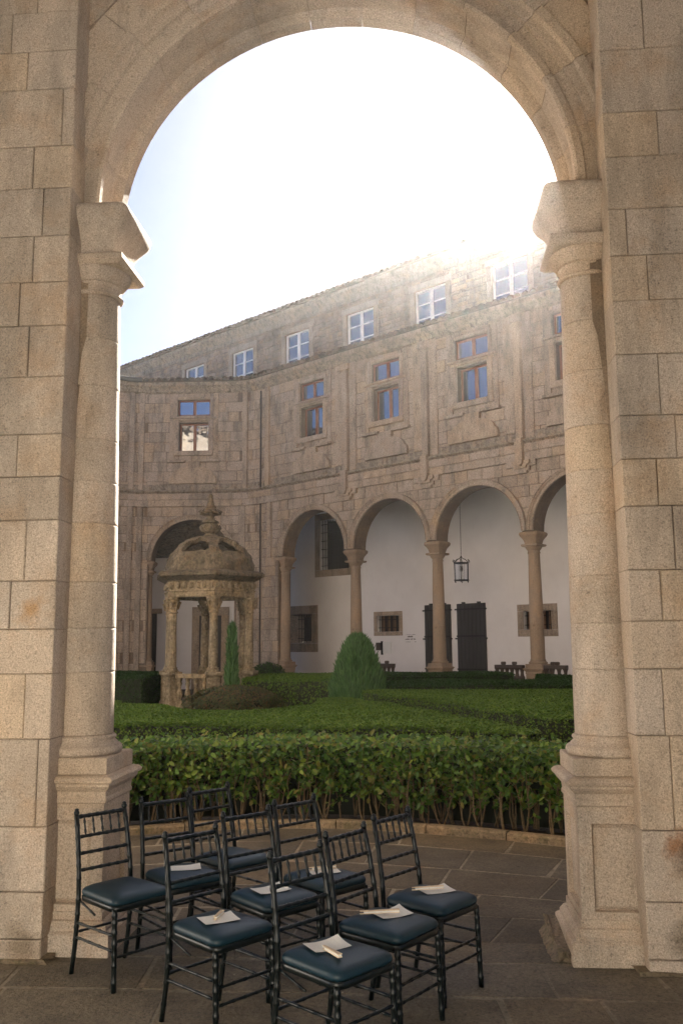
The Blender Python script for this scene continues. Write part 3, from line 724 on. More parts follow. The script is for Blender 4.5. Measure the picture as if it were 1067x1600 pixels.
# window surrounds and aprons
def relief(P,d,name,front=True):
    g=G()
    # stations polygon triangulated by ngon; curved spots are small enough
    V=[MF(a,d,z) for a,z in P]+[MF(a,.01,z) for a,z in P]; n=len(P)
    g.add(V,[tuple(range(n))]+[(i,(i+1)%n,n+(i+1)%n,n+i) for i in range(n)]); return BK(g.build(name,M_FAC,None))
def strip(s0,s1,z0,z1,d,name,d0=.01,bev=.01,mat=M_FAC):
    g=G(); g.block([(t,z0,z1) for t in longst(s0,s1)] if s0<S0 else [(s0,z0,z1),(s1,z0,z1)],MF,d0,d,bev,0); return BK(g.build(name,mat,None))
for ci,c in enumerate(CENT+[SC-5.9,SC-5.9-3.37]):
    # surround: jambs, sill, mid cornice, head
    for sg in (-1,1):
        a,b=sorted((c+sg*.56,c+sg*.74)); strip(a,b,9.02,10.30,-.09,'window_surround')
        a,b=sorted((c+sg*.74,c+sg*.92)); strip(a,b,8.78,ZEAVE-.03,-.05,'window_surround')
        a,b=sorted((c+sg*.62,c+sg*.735)); strip(a,b,10.46,11.22,-.10,'window_surround')
        a,b=sorted((c+sg*.735,c+sg*.79)); strip(a,b,11.02,11.12,-.07,'carved_ear'); strip(a,b,10.55,10.65,-.07,'carved_ear')
        a,b=sorted((c+sg*.30,c+sg*.98)); strip(a,b,8.70,8.79,-.15,'apron_ledge')
    strip(c-.72,c+.72,8.96,9.14,-.10,'window_sill')
    strip(c-.80,c+.80,10.30,10.38,-.07,'window_cornice'); strip(c-.86,c+.86,10.38,10.45,-.14,'window_cornice'); strip(c-.735,c+.735,11.135,11.24,-.06,'window_head')
    # scrolled apron
    R=[(.26,8.72),(.26,8.52),(.34,8.50)]+[(.34+.44*math.sin(t),8.50-.32*(1-math.cos(t))**.8) for t in [math.pi/2*k/6 for k in range(1,7)]]+[(.86,8.16),(.88,8.0),(.88,7.88)]
    P=[(c-a,z) for a,z in R][::-1]+[(c+a,z) for a,z in R]
    relief(P[::-1],-.13,'scrolled_apron')
    # the windows
    for k,(x0,x1,z0,z1) in enumerate(((c-.56,c+.56,9.14,10.24),(c-.62,c+.62,10.52,11.13))):
        w_=BK(G().build('window',M_WOODF,None)) if False else None
        g=G(); d0,d1=.20,.27
        if k: d0,d1=.10,.16
        fw_=.055
        for a,b,p,q in ((x0,x0+fw_,z0,z1),(x1-fw_,x1,z0,z1),(x0,x1,z0,z0+fw_),(x0,x1,z1-fw_,z1),(c-.055,c+.055,z0,z1)):
            g.box((a,d0+(.004 if b-a>.5 else 0),p),(b,d1,q),MF)
        fo=BK(g.build('window_frame',M_WOODF,None))
        for sg in (-1,1):
            a,b=sorted((c+sg*.05,c+sg*(x1-c-.05))); g=G(); g.box((a,d1-.03,z0+.05),(b,d1-.015,z1-.05),MF); o=BK(g.build('window_pane',M_GLASS,None))
# dark tube standing in for the dark wall joint in the corner
g=G(); g.tube([MF(-3.96,-.06,z) for z in np.linspace(.1,11.3,14)],.028,8); o=g.build('dark_joint',M_LEAD); tag(o,'slim dark tube standing in for the dark joint down the inner corner of the cloister wall','dark_joint')
# eave tiles, one clay channel per course line
def tile(M,s,d0,d1,z0,z1,r,parent,name='roof_tile'):
    V=[];F=[];K=6
    st=[0,.12,.5,1.]
    for t in st:
        d=d0+(d1-d0)*t; z=z0+(z1-z0)*t
        for k in range(K+1):
            a=math.pi*k/K; V.append(M(s+r*math.cos(a),d,z+r*math.sin(a)*1.05))
    for t in range(len(st)-1):
        for k in range(K): F.append((t*(K+1)+k,t*(K+1)+k+1,(t+1)*(K+1)+k+1,(t+1)*(K+1)+k))
    # front lip thickness
    n=len(V)
    for k in range(K+1):
        a=math.pi*k/K; V.append(M(s+(r-.03)*math.cos(a),d0+.002,z0+(r-.03)*math.sin(a)*1.05))
    for k in range(K): F.append((k,k+1,n+k+1,n+k))
    g=G(); g.add(V,F); return g
s=-14.5; i=0
rng=random.Random(31)
ext=G()
while s<SMAX:
    dz=(rng.random()-.5)*.03; L=3.2 if s>S0-.2 else 4.6
    g=tile(MF,s,-.36+(rng.random()-.5)*.05,L,ZEAVE+.40+dz,ZEAVE+.40+dz+.27*L,.125,bld)
    if i<140: BK(g.build('roof_tile',M_TILE,None))
    else: ext.add(g.v,g.f)
    s+=.25; i+=1
if ext.v: BK(ext.build('roof_tiles',M_TILE,None,kind='stuff'))
g=G(); ss=longst(-14.6,SMAX); g.sweep([(-.33,ZEAVE+.385),(3.4,ZEAVE+.40+.27*3.7),(3.4,ZEAVE+.36+.27*3.7),(-.30,ZEAVE+.36)],ss,MF); BK(g.build('roof_bed',M_TILE,None))
g=G(); g.add([MF(s,3.2,ZEAVE+.32+.27*3.5) for s in (S0,SC,SC-2.0)]+[MFS(-10,3.0,ZEAVE+1.6),],[(0,1,2,3)]); BK(g.build('roof_bed',M_TILE,None))
# gallery interior: back wall, ceiling, floor
DB=3.3
def MB_(s,d,z): return MFS(s,d,z)
bw=empty('gallery_wall',MFS(2,DB,0),'white plaster back wall of the far gallery behind the arches','wall')
OPEN=[]   # windows in the back wall: outer frame rect, inner rect
win_specs=[(-1.42,-.08,2.18,3.06,.15,'small'),(4.66,6.10,2.08,3.11,.22,'grid'),(-6.15,-4.28,1.60,3.42,.34,'deep'),(-4.42,-2.35,4.50,7.0,.27,'tall')]
g=G(); rects=[(-7.0,SMAX,0,8.2)]
holes=[(a+i_,b-i_,c+i_,d-i_) for a,b,c,d,i_,_ in win_specs]
rects=subtract(rects,holes,0)
for a,b,c,d in rects: g.box((a,DB,c),(b,DB+.02,d),MFS)
for a,b,c,d in holes:
    for q in ((a-.02,a,c,d),(b,b+.02,c,d),(a,b,c-.02,c),(a,b,d,d+.02)): g.box((q[0],DB+.021,q[2]),(q[1],DB+.5,q[3]),MFS)
keep(g.build('plaster_wall',M_PLA,None),bw)
pe=Vector(MFS(-7.0,DB,0))
g=G(); g.add([(pe.x,pe.y,0),(-9.6,pe.y+.1,0),(-9.6,pe.y+.1,8.2),(pe.x,pe.y,8.2)],[(0,1,2,3)]); g.add([(-9.6,pe.y+.1,0),(-14,30,0),(-14,30,8.2),(-9.6,pe.y+.1,8.2)],[(0,1,2,3)]); keep(g.build('plaster_wall',M_PLA,None),bw)
g=G(); g.add([MFS(-7.0,DB+.02,7.35),MFS(SMAX,DB+.02,7.35),MFS(SMAX,.3,7.35),MFS(-3.9,.3,7.35)],[(0,1,2,3)])
o=g.build('ceiling',M_PLA); o['kind']='structure'
g=G(); g.add([MFS(-7.0,DB-.02,5.5),MFS(-4.2,.62,6.75),MF(SC,.62,6.75),MF(SC-2.5,.62,6.75),(-12,33,5.5),(-9.6,pe.y+.06,5.5)],[(0,1,2,5),(2,3,4,5)]); o=g.build('corner_shade_vault',M_EAVE); o['kind']='structure'  # sloping sheet in dark stone, added to put shade into the corner bay
g=G(); g.add([MFS(-8.0,DB+.5,ZO),MFS(SMAX,DB+.5,ZO),MFS(SMAX,-.1,ZO),MFS(-3.9,-.1,ZO)],[(0,1,2,3)]); g.add([MFS(-8.0,DB+.5,ZO),MFS(-3.9,-.1,ZO),MF(SC,-.1,ZO),MF(SC-2.5,-.1,ZO),(-12,38,ZO)],[(0,1,2,3,4)]); o=g.build('gallery_floor',M_FLAG); o['kind']='structure'
# frames in the back wall
labels={'small':'small barred stone-framed window left of the dark doors','grid':'barred stone-framed window with wooden shutters behind the far right column','deep':'deep stone-framed square window in the leftmost gallery bay','tall':'tall barred stone window high in the leftmost gallery bay'}
for a,b,c,d,i_,kd in win_specs:
    e=empty('barred_window',MFS((a+b)/2,DB,c),labels[kd],'window'); 
    def WK(g_,nm,mt): return keep(g_.build(nm,mt,None),e)
    for q in ((a,a+i_,c+i_,d-i_),(b-i_,b,c+i_,d-i_),(a,b,c,c+i_),(a,b,d-i_,d)):
        g=G(); g.block([(q[0],q[2],q[3]),(q[1],q[2],q[3])],MFS,DB+.01,DB-.03,.008,.003); WK(g,'frame_stone',M_FAC)
    ia,ib,ic,id_=a+i_,b-i_,c+i_,d-i_
    dep=.42 if kd in('deep','tall') else .2
    if kd=='deep':
        g=G(); sh=.35; g.add([MFS(ia,DB-.02,ic),MFS(ia+sh,DB+dep,ic),MFS(ia+sh,DB+dep,id_),MFS(ia,DB-.02,id_)],[(0,1,2,3)]); g.add([MFS(ia,DB-.02,id_),MFS(ib,DB-.02,id_),MFS(ib,DB+dep,id_-.1),MFS(ia+sh,DB+dep,id_-.1)],[(0,1,2,3)]); g.add([MFS(ia,DB-.02,ic),MFS(ib,DB-.02,ic),MFS(ib,DB+dep,ic+.08),MFS(ia+sh,DB+dep,ic+.08)],[(0,1,2,3)]); WK(g,'splayed_reveal',M_FAC)
        ia+=sh
    g=G(); g.box((ia,DB+dep+.03,ic),(ib,DB+dep+.05,id_),MFS); WK(g,'dark_opening',M_DARKIN)
    if kd in('grid','small'):
        nb=4
        for k in range(nb):
            x0=ia+(ib-ia)*(k+.5)/nb; g=G(); g.box((x0-.07,DB+dep,ic),(x0+.05,DB+dep+.028,id_),MFS); WK(g,'shutter_board',M_SHUT)
    nv=int((ib-ia)/.13); 
    for k in range(nv):
        x0=ia+(ib-ia)*(k+.5)/nv; g=G(); g.tube([MFS(x0,DB+.08,ic),MFS(x0,DB+.08,id_)],.012,6); WK(g,'iron_bar',M_IRON)
    nh=max(2,int((id_-ic)/.3))
    for k in range(nh):
        z_=ic+(id_-ic)*(k+.5)/nh; g=G(); g.tube([MFS(ia,DB+.08,z_),MFS(ib,DB+.08,z_)],.014,6); WK(g,'iron_bar',M_IRON)
# two dark doors
def door(s0,s1,label):
    e=empty('dark_door',MFS((s0+s1)/2,DB-.1,ZO),label,'door','dark doors of the far gallery')
    g=G(); g.box((s0,DB-.07,ZO),(s1,DB-.004,3.22),MFS,.01); keep(g.build('door_leaf',M_DOOR,None),e)
    n=7; 
    for k in range(n):
        x0=s0+.03+(s1-s0-.06)*k/n; x1=s0+.03+(s1-s0-.06)*(k+1)/n
        g=G(); g.box((x0+.006,DB-.095,ZO+.04),(x1-.006,DB-.071,3.20-.02*(k%2)),MFS,.005); keep(g.build('plank',M_DOOR,None),e)
    for z_ in (1.0,2.1,3.0):
        g=G(); g.box((s0-.0,DB-.11,z_),(s1+.0,DB-.096,z_+.05),MFS,.003); keep(g.build('strap_hinge',M_IRON,None),e)
    for x0 in (s0+.22,s1-.3):
        g=G(); g.box((x0,DB-.10,3.221),(x0+.12,DB-.02,3.27),MFS,.01); keep(g.build('top_pivot',M_IRON,None),e)
    for z_ in (2.02,3.0):
        for xx in ((s0-.07,s0-.001),(s1+.001,s1+.07)):
            g=G(); g.box((xx[0],DB-.10,z_),(xx[1],DB-.05,z_+.05),MFS,.005); keep(g.build('wall_pintle',M_IRON,None),e)
door(.95,2.05,'left of the two tall dark doors, half hidden by a column'); door(2.32,3.46,'right of the two tall dark doors, fully visible under the lantern')
# notice board, plaque and painted lettering
e=empty('notice_board',MFS(-.95,DB,1.5),'small pale notice board with black post and dark box on the white wall','notice board')
g=G(); g.box((-.98,DB-.05,1.55),(-.62,DB-.01,1.97),MFS,.006); keep(g.build('board',M_PANEL,None),e)
g=G(); g.box((-1.06,DB-.07,1.5),(-.99,DB-.01,1.99),MFS,.004); keep(g.build('post',M_IRON,None),e)
g=G(); g.box((-1.28,DB-.09,1.66),(-1.065,DB-.01,1.94),MFS,.006); keep(g.build('box',M_BENCH,None),e)
g=G(); r=random.Random(8)
for row,(x0,x1,h) in enumerate(((.0,.48,.02),(.13,.42,.06),(.03,.48,.05),(.05,.5,.02))):
    x=x0
    while x<x1:
        L=.015+r.random()*.03
        if r.random()<.75: g.box((x,DB-.006,2.2-row*.085),(x+L,DB-.001,2.2-row*.085+h*(.5+r.random()*.5)),MFS)
        x+=L+.012
tag(g.build('wall_lettering',M_BENCH),'faint lines of small painted lettering on the white wall beside the dark doors','lettering')
# columns of the far arcade
order=['leftmost free-standing arcade column, beside the curved corner','second far arcade column, rising behind the round conifer','third far arcade column, in front of the dark doors','fourth far arcade column, in front of the barred window','far arcade column hidden beyond the near right pier','last far arcade column at the right end of the wing']
for i,c in enumerate(COLS):
    make_column('arcade_column',MFS(c,.30,ZO),TH,order[i],'column','columns of the far arcade',M_COL,hi=True if i<0 else False,seed=40+i)
for sg,lb in ((-1,'engaged column left of the corner arch, seen past the pavilion'),(1,'engaged column right of the corner arch behind the pavilion')):
    s=SC+sg*1.69; make_column('corner_column',MF(s,.30,ZO),rotz_of(MF,s),lb,'column','columns of the far arcade',M_COL,hi=False,seed=60+sg)
# openwork balustrades beside columns
def balustrade(s0,s1,label):
    e=empty('balustrade',MFS((s0+s1)/2,-.05,ZO),label,'balustrade','openwork balustrades between the far columns')
    g=G(); g.box((s0,-.02,1.17),(s1,.14,1.27),MFS,.01); keep(g.build('top_rail',M_BENCH,None),e)
    g=G(); g.box((s0,-.02,.13),(s1,.14,.93),MFS,.01); keep(g.build('base_rail',M_BENCH,None),e)
    n=max(3,int((s1-s0)/.17))
    for k in range(n+1):
        x0=s0+.05+(s1-s0-.1)*k/n
        g=G(); V=[];P=[(.085,.93),(.06,.97),(.045,1.05),(.06,1.13),(.085,1.17)]
        g.lathe([(a,z) for a,z in P],8); g.v=[MFS(x0+p[0],.06+p[1],p[2]) for p in g.v]; keep(g.build('baluster',M_BENCH,None),e)
    for x0 in (s0+.2,s1-.35):
        g=G(); g.box((x0,.0,1.27),(x0+.12,.12,1.36),MFS,.02); keep(g.build('knob',M_BENCH,None),e)
balustrade(5.85,6.76,'dark openwork balustrade left of the fourth far column'); balustrade(7.42,8.10,'dark openwork balustrade right of the fourth far column'); balustrade(.68,2.12,'dark openwork balustrade seen just right of the round conifer')
# corner gallery doorway
e=empty('gallery_doorway',(-5.35,pe.y,ZO),'stone-framed dark doorway seen between the pavilion columns','doorway')
yb=pe.y-.03
for q in ((-6.15,-5.85,ZO,3.1),(-4.95,-4.65,ZO,3.1),(-6.15,-4.65,3.1,3.45)):
    g=G(); g.box((q[0],yb-.06,q[2]),(q[1],yb+.05,q[3]),None,.01); keep(g.build('frame_stone',M_FAC,None),e)
g=G(); g.box((-5.85,yb-.02,ZO),(-4.95,yb,3.1)); keep(g.build('door_leaf',M_DOOR,None),e)
e=empty('gallery_doorway',(-8.2,pe.y,ZO),'dark green doorway at the left edge of the corner arch','doorway')
g=G(); g.box((-8.6,yb-.02,ZO),(-7.6,yb+.02,3.2),None,.01); keep(g.build('door_leaf',M_DOOR,None),e)
g=G(); g.box((-8.8,yb-.06,3.2),(-7.4,yb+.03,3.4),None,.01); keep(g.build('lintel',M_FAC,None),e)

# ------------------------------------------------------------------ upper wing behind
UPD=3.0
up_=empty('upper_building',MFS(0,UPD,12),'taller rubble-stone building with white casement windows rising behind the cloister roof','building')
def UK(o): return keep(o,up_)
US0,US1=-17.3,17.
g=G()
uw_=[-11.85,-8.5,-5.13,-1.68,1.68,5.0,8.37,11.74,15.1]
def uwin(c): return (c-.70,c+.70,13.08,14.70)
UH=[uwin(c) for c in uw_]
for a,b,c,d in subtract([(US0,US1,11.0,15.3)],UH,0): g.box((a,UPD+.03,c),(b,UPD+.5,d),MFS)
g.box((US0,UPD+.5,8),(US0+.4,UPD+9,15.3),MFS); g.box((US0,UPD+9,8),(US1,UPD+9.4,15.3),MFS)
UK(g.build('wall_core',M_RUBC,None))
rng=random.Random(77); zz=[12.3]
while zz[-1]<15.28: zz.append(zz[-1]+.09+rng.random()*.12)
zz[-1]=15.3
lay=[]
for i in range(len(zz)-1):
    s=US0
    while s<US1:
        L=.12+rng.random()**1.6*.42; a,b=s,min(s+L,US1); s+=L; lay.append((a,b,zz[i],zz[i+1]))
lay=subtract(lay,[(a-.2,b+.2,c-.3,d+.24) for a,b,c,d in UH],.05)
lay.sort(key=lambda q:(0 if -16<q[0]<7.9 and q[2]>12.9 else 1000)+MFS(q[0],0,0)[1])
stf=G()
for i,(a,b,c,d) in enumerate(lay):
    g=G() if i<295 else stf; j=lambda k=.022:(rng.random()-.5)*k
    g.block([(a+abs(j()),c+abs(j()),d-abs(j())),(a+(b-a)*.5,c+abs(j()),d-abs(j())),(b-abs(j()),c+abs(j()),d-abs(j()))],MFS,UPD+.04,UPD-.005+j(.05),.016,.006)
    if i<295: UK(g.build('rubble_stone',M_RUB,None))
UK(stf.build('rubble_stones',M_RUB,None,kind='stuff'))
for (a,b,c,d),cc in zip(UH,uw_):
    for q in ((a-.2,a,c,d),(b,b+.2,c,d)):
        for k in range(3):
            z0=q[2]+(q[3]-q[2])*k/3; z1=q[2]+(q[3]-q[2])*(k+1)/3; g=G(); g.block([(q[0],z0,z1),(q[1],z0,z1)],MFS,UPD+.06,UPD-.03,.01,.003); UK(g.build('jamb_stone',M_FAC,None))
    g=G(); g.block([(a-.25,d,d+.24),(b+.25,d,d+.24)],MFS,UPD+.06,UPD-.035,.01,.003); UK(g.build('lintel_stone',M_FAC,None))
    g=G(); g.block([(a-.25,c-.3,c),(b+.25,c-.3,c)],MFS,UPD+.06,UPD-.04,.01,.003); UK(g.build('sill_stone',M_FAC,None))
    g=G(); d0,d1=UPD+.09,UPD+.15; f_=.06
    for x0,x1,z0,z1,dd in ((a,a+f_,c,d,0),(b-f_,b,c,d,0),(a,b,c,c+f_,.002),(a,b,d-f_,d,.002),(cc-.06,cc+.06,c,d,0)): g.box((x0,d0+dd,z0),(x1,d1,z1),MFS)
    fr=UK(g.build('window_frame',M_WHITEW,None))
    hz=(d-c)/3
    for sg in (-1,1):
        x0,x1=sorted((cc+sg*.06,cc+sg*.64))
        for k in (1,2): g=G(); g.box((x0,d0+.012,c+hz*k-.016),(x1,d1,c+hz*k+.016),MFS); UK(g.build('glazing_bar',M_WHITEW,None))
        for k in range(3):
            g=G(); g.box((x0+.01,d1-.02,c+hz*k+.02),(x1-.01,d1-.012,c+hz*(k+1)-.02),MFS); UK(g.build('window_pane',M_GLASS,None))
# stone cornice of the upper wing, cut in lengths
s=US0-.3
while s<US1:
    L=.7+rng.random()*.5; e_=min(s+L,US1); g=G()
    g.sweep([(UPD+.1,15.12),(UPD-.05,15.12),(UPD-.07,15.17),(UPD-.07,15.30),(UPD-.12,15.36),(UPD-.24,15.48),(UPD-.30,15.55),(UPD-.30,15.66),(UPD+.1,15.70)],[s+.004,e_-.004],MFS); UK(g.build('cornice_stone',M_EAVE,None)); s=e_
s=US0-.3;i=0; ext=G()
while s<US1:
    dz=(rng.random()-.5)*.03; g=tile(MFS,s,UPD-.42+(rng.random()-.5)*.05,UPD+5.,15.70+dz,15.70+dz+1.9,.14,up_)
    if i<145: UK(g.build('roof_tile',M_TILE,None))
    else: ext.add(g.v,g.f)
    s+=.28; i+=1
if ext.v: UK(ext.build('roof_tiles',M_TILE,None,kind='stuff'))
g=G(); g.box((US0-.3,UPD-.36,15.66),(US1,UPD-.3,15.70),MFS); g.add([MFS(US0-.3,UPD-.36,15.69),MFS(US1,UPD-.36,15.69),MFS(US1,UPD+5.,17.6),MFS(US0-.3,UPD+5,17.6)],[(0,1,2,3)]); g.add([MFS(US0-.3,UPD+9.4,15.6),MFS(US1,UPD+9.4,15.6),MFS(US1,UPD+5.,17.6),MFS(US0-.3,UPD+5,17.6)],[(0,1,2,3)]); UK(g.build('roof_bed',M_TILE,None))
# low lead gutter at the far left eave
g=G(); p=[MF(t,-.4,ZEAVE+.42) for t in np.linspace(SC-3.4,SC-2.0,8)]; g.tube(p,.09,8); tag(g.build('gutter',M_LEAD),'short grey lead gutter on the eave at the left end of the cloister roof','gutter')

LATE_WINGS()
# ------------------------------------------------------------------ lantern
ls,ld=3.66,1.65
lp=MFS(ls,ld,3.8); lan=empty('hanging_lantern',lp,'wrought iron glass lantern hanging on a chain under the third arch','lantern',None,TH)
def LK(g_,nm,mt,**k): return g_.build(nm,mt,lan,**k)
R=.23
for k in range(6):
    a=math.pi/3*k; g=G(); g.tube([(R*math.cos(a),R*math.sin(a),.08),(R*1.06*math.cos(a),R*1.06*math.sin(a),.62)],.014,6); LK(g,'corner_bar',M_IRON)
M_LG,_nt,_b=base('lantern_glass',(.8,.82,.8),.05); _b.inputs['Transmission Weight'].default_value=.9; _b.inputs['Alpha'].default_value=.45
for k in range(6):
    a,b=math.pi/3*k,math.pi/3*(k+1); g=G(); r0,r1=R*.97,R*1.03
    g.add([(r0*math.cos(a),r0*math.sin(a),.09),(r0*math.cos(b),r0*math.sin(b),.09),(r1*math.cos(b),r1*math.sin(b),.61),(r1*math.cos(a),r1*math.sin(a),.61)],[(0,1,2,3)]); LK(g,'glass_pane',M_LG)
for z,r in ((.06,R+.02),(.61,R*1.08)):
    g=G(); g.lathe([(r-.03,z),(r+.015,z),(r+.015,z+.035),(r-.03,z+.035),(r-.03,z)],6); 
    g.f=[f for f in g.f if len(f)<5]; LK(g,'rim',M_IRON)
for k in range(6):
    a=math.pi/3*k; ca,sa=math.cos(a),math.sin(a); g=G(); r=R*1.1
    g.tube([(r*ca,r*sa,.64),(r*1.18*ca,r*1.18*sa,.68),(r*1.1*ca,r*1.1*sa,.73),(r*.95*ca,r*.95*sa,.71)],.012,5); LK(g,'crown_leaf',M_IRON)
    g=G(); g.tube([(r*ca,r*sa,.64),(r*.62*ca,r*.62*sa,.74),(r*.2*ca,r*.2*sa,.78),(0,0,.86)],.011,5); LK(g,'crown_arm',M_IRON)
    g=G(); g.lathe([(.002,.0),(.018,.02),(.01,.045),(.016,.06)],6,(R*ca,R*sa)); LK(g,'foot_knob',M_IRON)
g=G(); g.tube([(0,0,.09),(0,0,.36)],.022,8); LK(g,'candle_tube',M_PANEL); g=G(); g.lathe([(.015,.36),(.035,.42),(.03,.48),(.008,.54)],8); LK(g,'bulb',M_DARKIN)
g=G(); z=.86; k=0
while z<3.55:
    pts=[(.018*math.cos(t)*(k%2==0),.018*math.cos(t)*(k%2==1),z+.035+.035*math.sin(t)) for t in [2*math.pi*i/8 for i in range(9)]]; g.tube(pts,.006,4,cap=False); z+=.058; k+=1
LK(g,'chain',M_IRON)

# ================================================================== PAVILION
pc=(-3.17,21.5); pv=empty('garden_pavilion',(pc[0],pc[1],0),'weathered hexagonal stone pavilion with carved columns, pierced dome and tall finial','pavilion')
PR=1.02; ANG=[math.radians(a) for a in (-16,44,104,164,224,284)]
def VK(g_,nm,mt=M_PAV,**k): return g_.build(nm,mt,pv,**k)
def hexring(g,prof,a0=ANG[0]): g.lathe(prof,6,a0=a0)
g=G(); hexring(g,[(1.35,0),(1.35,.28),(1.30,.30),(1.30,.44),(1.2,.45)]); VK(g,'stepped_base')
rr=random.Random(2)
def wob(g,amp,sc=9.):
    amp*=.5
    out=[]
    for x,y,z in g.v:
        amp=amp
        h=math.sin(x*sc*3.1+z*sc*2)+math.sin(y*sc*2.7-z*sc*1.3+1)+math.sin((x+y)*sc*1.7+2+z*sc)
        out.append((x+amp*h*.5+amp*(rr.random()-.5),y+amp*math.cos(h)*.5+amp*(rr.random()-.5),z+amp*.4*math.sin(h*2)))
    g.v=out; return g
for a in ANG:
    cx,cy=PR*math.cos(a),PR*math.sin(a)
    e_=bpy.data.objects.new('corner_column',None); C.objects.link(e_); e_.parent=pv; e_.location=(cx,cy,0); e_.rotation_euler=(0,0,a)
    def CKx(g_,nm): return g_.build(nm,M_PAV,e_)
    g=G(); g.lathe([(.15,.44),(.165,.46),(.165,.56),(.14,.60),(.14,1.16),(.15,1.17),(.175,1.21),(.175,1.27),(.155,1.285)],16,a0=math.pi/4,sq=1); CKx(wob(g,.006),'pedestal')
    g=G(); g.lathe([(.15,1.285),(.155,1.31),(.14,1.335),(.125,1.345),(.138,1.37),(.118,1.385)]+[(.106-.012*t/6+.004*math.sin(t*1.1),1.385+1.22*t/6) for t in range(7)],16); CKx(wob(g,.004),'shaft')
    g=G(); g.lathe([(.10,2.605),(.12,2.62),(.12,2.64),(.102,2.65),(.108,2.70),(.135,2.75),(.118,2.76),(.13,2.82),(.165,2.88),(.15,2.885),(.16,2.92),(.175,2.93),(.175,2.97)],16); CKx(wob(g,.008,14),'capital')
    for k in range(8):
        b=math.pi/4*k; g=G(); r0=.125; g.tube([(r0*math.cos(b),r0*math.sin(b),2.70),((r0+.03)*math.cos(b),(r0+.03)*math.sin(b),2.80),((r0+.06)*math.cos(b),(r0+.06)*math.sin(b),2.87),((r0+.045)*math.cos(b),(r0+.045)*math.sin(b),2.84)],[.018,.02,.022,.01],5); CKx(g,'acanthus_leaf')
# entablature: hex ring with thickness
def hexband(prof_out,rin,z0,z1,nm,amp=.01,sub=6):
    g=G(); V=[];F=[]; A=[]
    for k in range(6):
        for j in range(sub):
            a0,a1=ANG[k],ANG[k]+math.pi/3; p0=np.array([math.cos(a0),math.sin(a0)]);p1=np.array([math.cos(a1),math.sin(a1)]); A.append(p0*(1-j/sub)+p1*j/sub)
    prof=prof_out+[(rin,z1),(rin,z0)]; m_=len(prof)
    for q in A:
        for r,z in prof: V.append((q[0]*r,q[1]*r,z))
    n=len(A)
    for i in range(n):
        for k in range(m_): l=(k+1)%m_; j=(i+1)%n; F.append((i*m_+k,j*m_+k,j*m_+l,i*m_+l))
    g.add(V,F); wob(g,amp); return VK(g,nm,M_PAVD if nm=='cornice' else M_PAV)
hexband([(1.14,2.97),(1.16,3.0),(1.16,3.10),(1.19,3.11),(1.19,3.14)],.90,2.97,3.14,'architrave')
hexband([(1.15,3.14),(1.15,3.34),(1.18,3.36)],.90,3.14,3.36,'frieze',.016)
hexband([(1.20,3.36),(1.26,3.40),(1.33,3.43),(1.40,3.46),(1.41,3.52),(1.36,3.56),(1.20,3.60)],.88,3.36,3.60,'cornice',.02)
# carved frieze bosses
for k in range(6):
    a0,a1=ANG[k],ANG[k]+math.pi/3
    for j in range(7):
        t=(j+.5)/7; q=np.array([math.cos(a0),math.sin(a0)])*(1-t)+np.array([math.cos(a1),math.sin(a1)])*t; q=q*1.155
        g=G(); g.lathe([(.01,3.17),(.05,3.19),(.06,3.25),(.045,3.30),(.01,3.32)],7,(q[0],q[1])); VK(wob(g,.006),'carved_boss')
# dome with pierced openings between six ribs
def dome():
    NA,NE=96,30; R0=1.10; H=.92; zb=3.56; V=[];F=[]
    def pt(i,j,off):
        a=ANG[0]+2*math.pi*i/NA; e=math.pi/2*.93*j/NE
        k=(a-ANG[0])%(math.pi/3)-math.pi/6; hx=1-.05*math.cos(k*3)**2+ .0
        r=(R0-off)*math.cos(e)**.9*hx; z=zb+(H-off)*math.sin(e)**.95
        n=.012*math.sin(a*17+e*9)+.012*math.sin(a*7-e*23)
        return ((r+n)*math.cos(a),(r+n)*math.sin(a),z+n*.5)
    def open_(i,j):
        a=2*math.pi*(i+.5)/NA; k=abs(a%(math.pi/3)-math.pi/6)/(math.pi/6); t=(j+.5)/NE
        if t<.36 or t>.80: return False
        q_=(t-.36)/.44; w_=.74*min(1,(q_*4+.45))**.5*(1-q_**3*.75)
        return k<w_
    m_=NE+1
    for off in (0,.09):
        for i in range(NA):
            for j in range(m_): V.append(pt(i,j,off))
    B=NA*m_
    for i in range(NA):
        i2=(i+1)%NA
        for j in range(NE):
            if open_(i,j): continue
            F.append((i*m_+j,i2*m_+j,i2*m_+j+1,i*m_+j+1)); F.append((B+i*m_+j+1,B+i2*m_+j+1,B+i2*m_+j,B+i*m_+j))
            for (di,dj,p,q) in ((-1,0,(i,j),(i,j+1)),(1,0,(i2,j+1),(i2,j)),(0,-1,(i2,j),(i,j)),(0,1,(i,j+1),(i2,j+1))):
                jj=j+dj
                if jj<0 or jj>=NE or open_((i+di)%NA,jj):
                    P=p[0]*m_+p[1];Q=q[0]*m_+q[1]; F.append((P,Q,B+Q,B+P))
    g=G(); g.add(V,F); return g
VK(dome(),'dome',M_PAVD)
g=G(); g.lathe([(.10,4.42),(.19,4.43),(.20,4.47),(.15,4.50),(.13,4.53),(.20,4.58),(.235,4.66),(.22,4.73),(.16,4.78),(.21,4.81),(.19,4.85),(.12,4.88),(.10,4.95),(.12,5.0),(.23,5.03),(.24,5.07),(.15,5.12),(.11,5.16),(.13,5.19),(.09,5.24),(.065,5.35),(.045,5.45),(.06,5.47),(.03,5.52)],16); VK(wob(g,.012,14),'finial',M_PAVD)
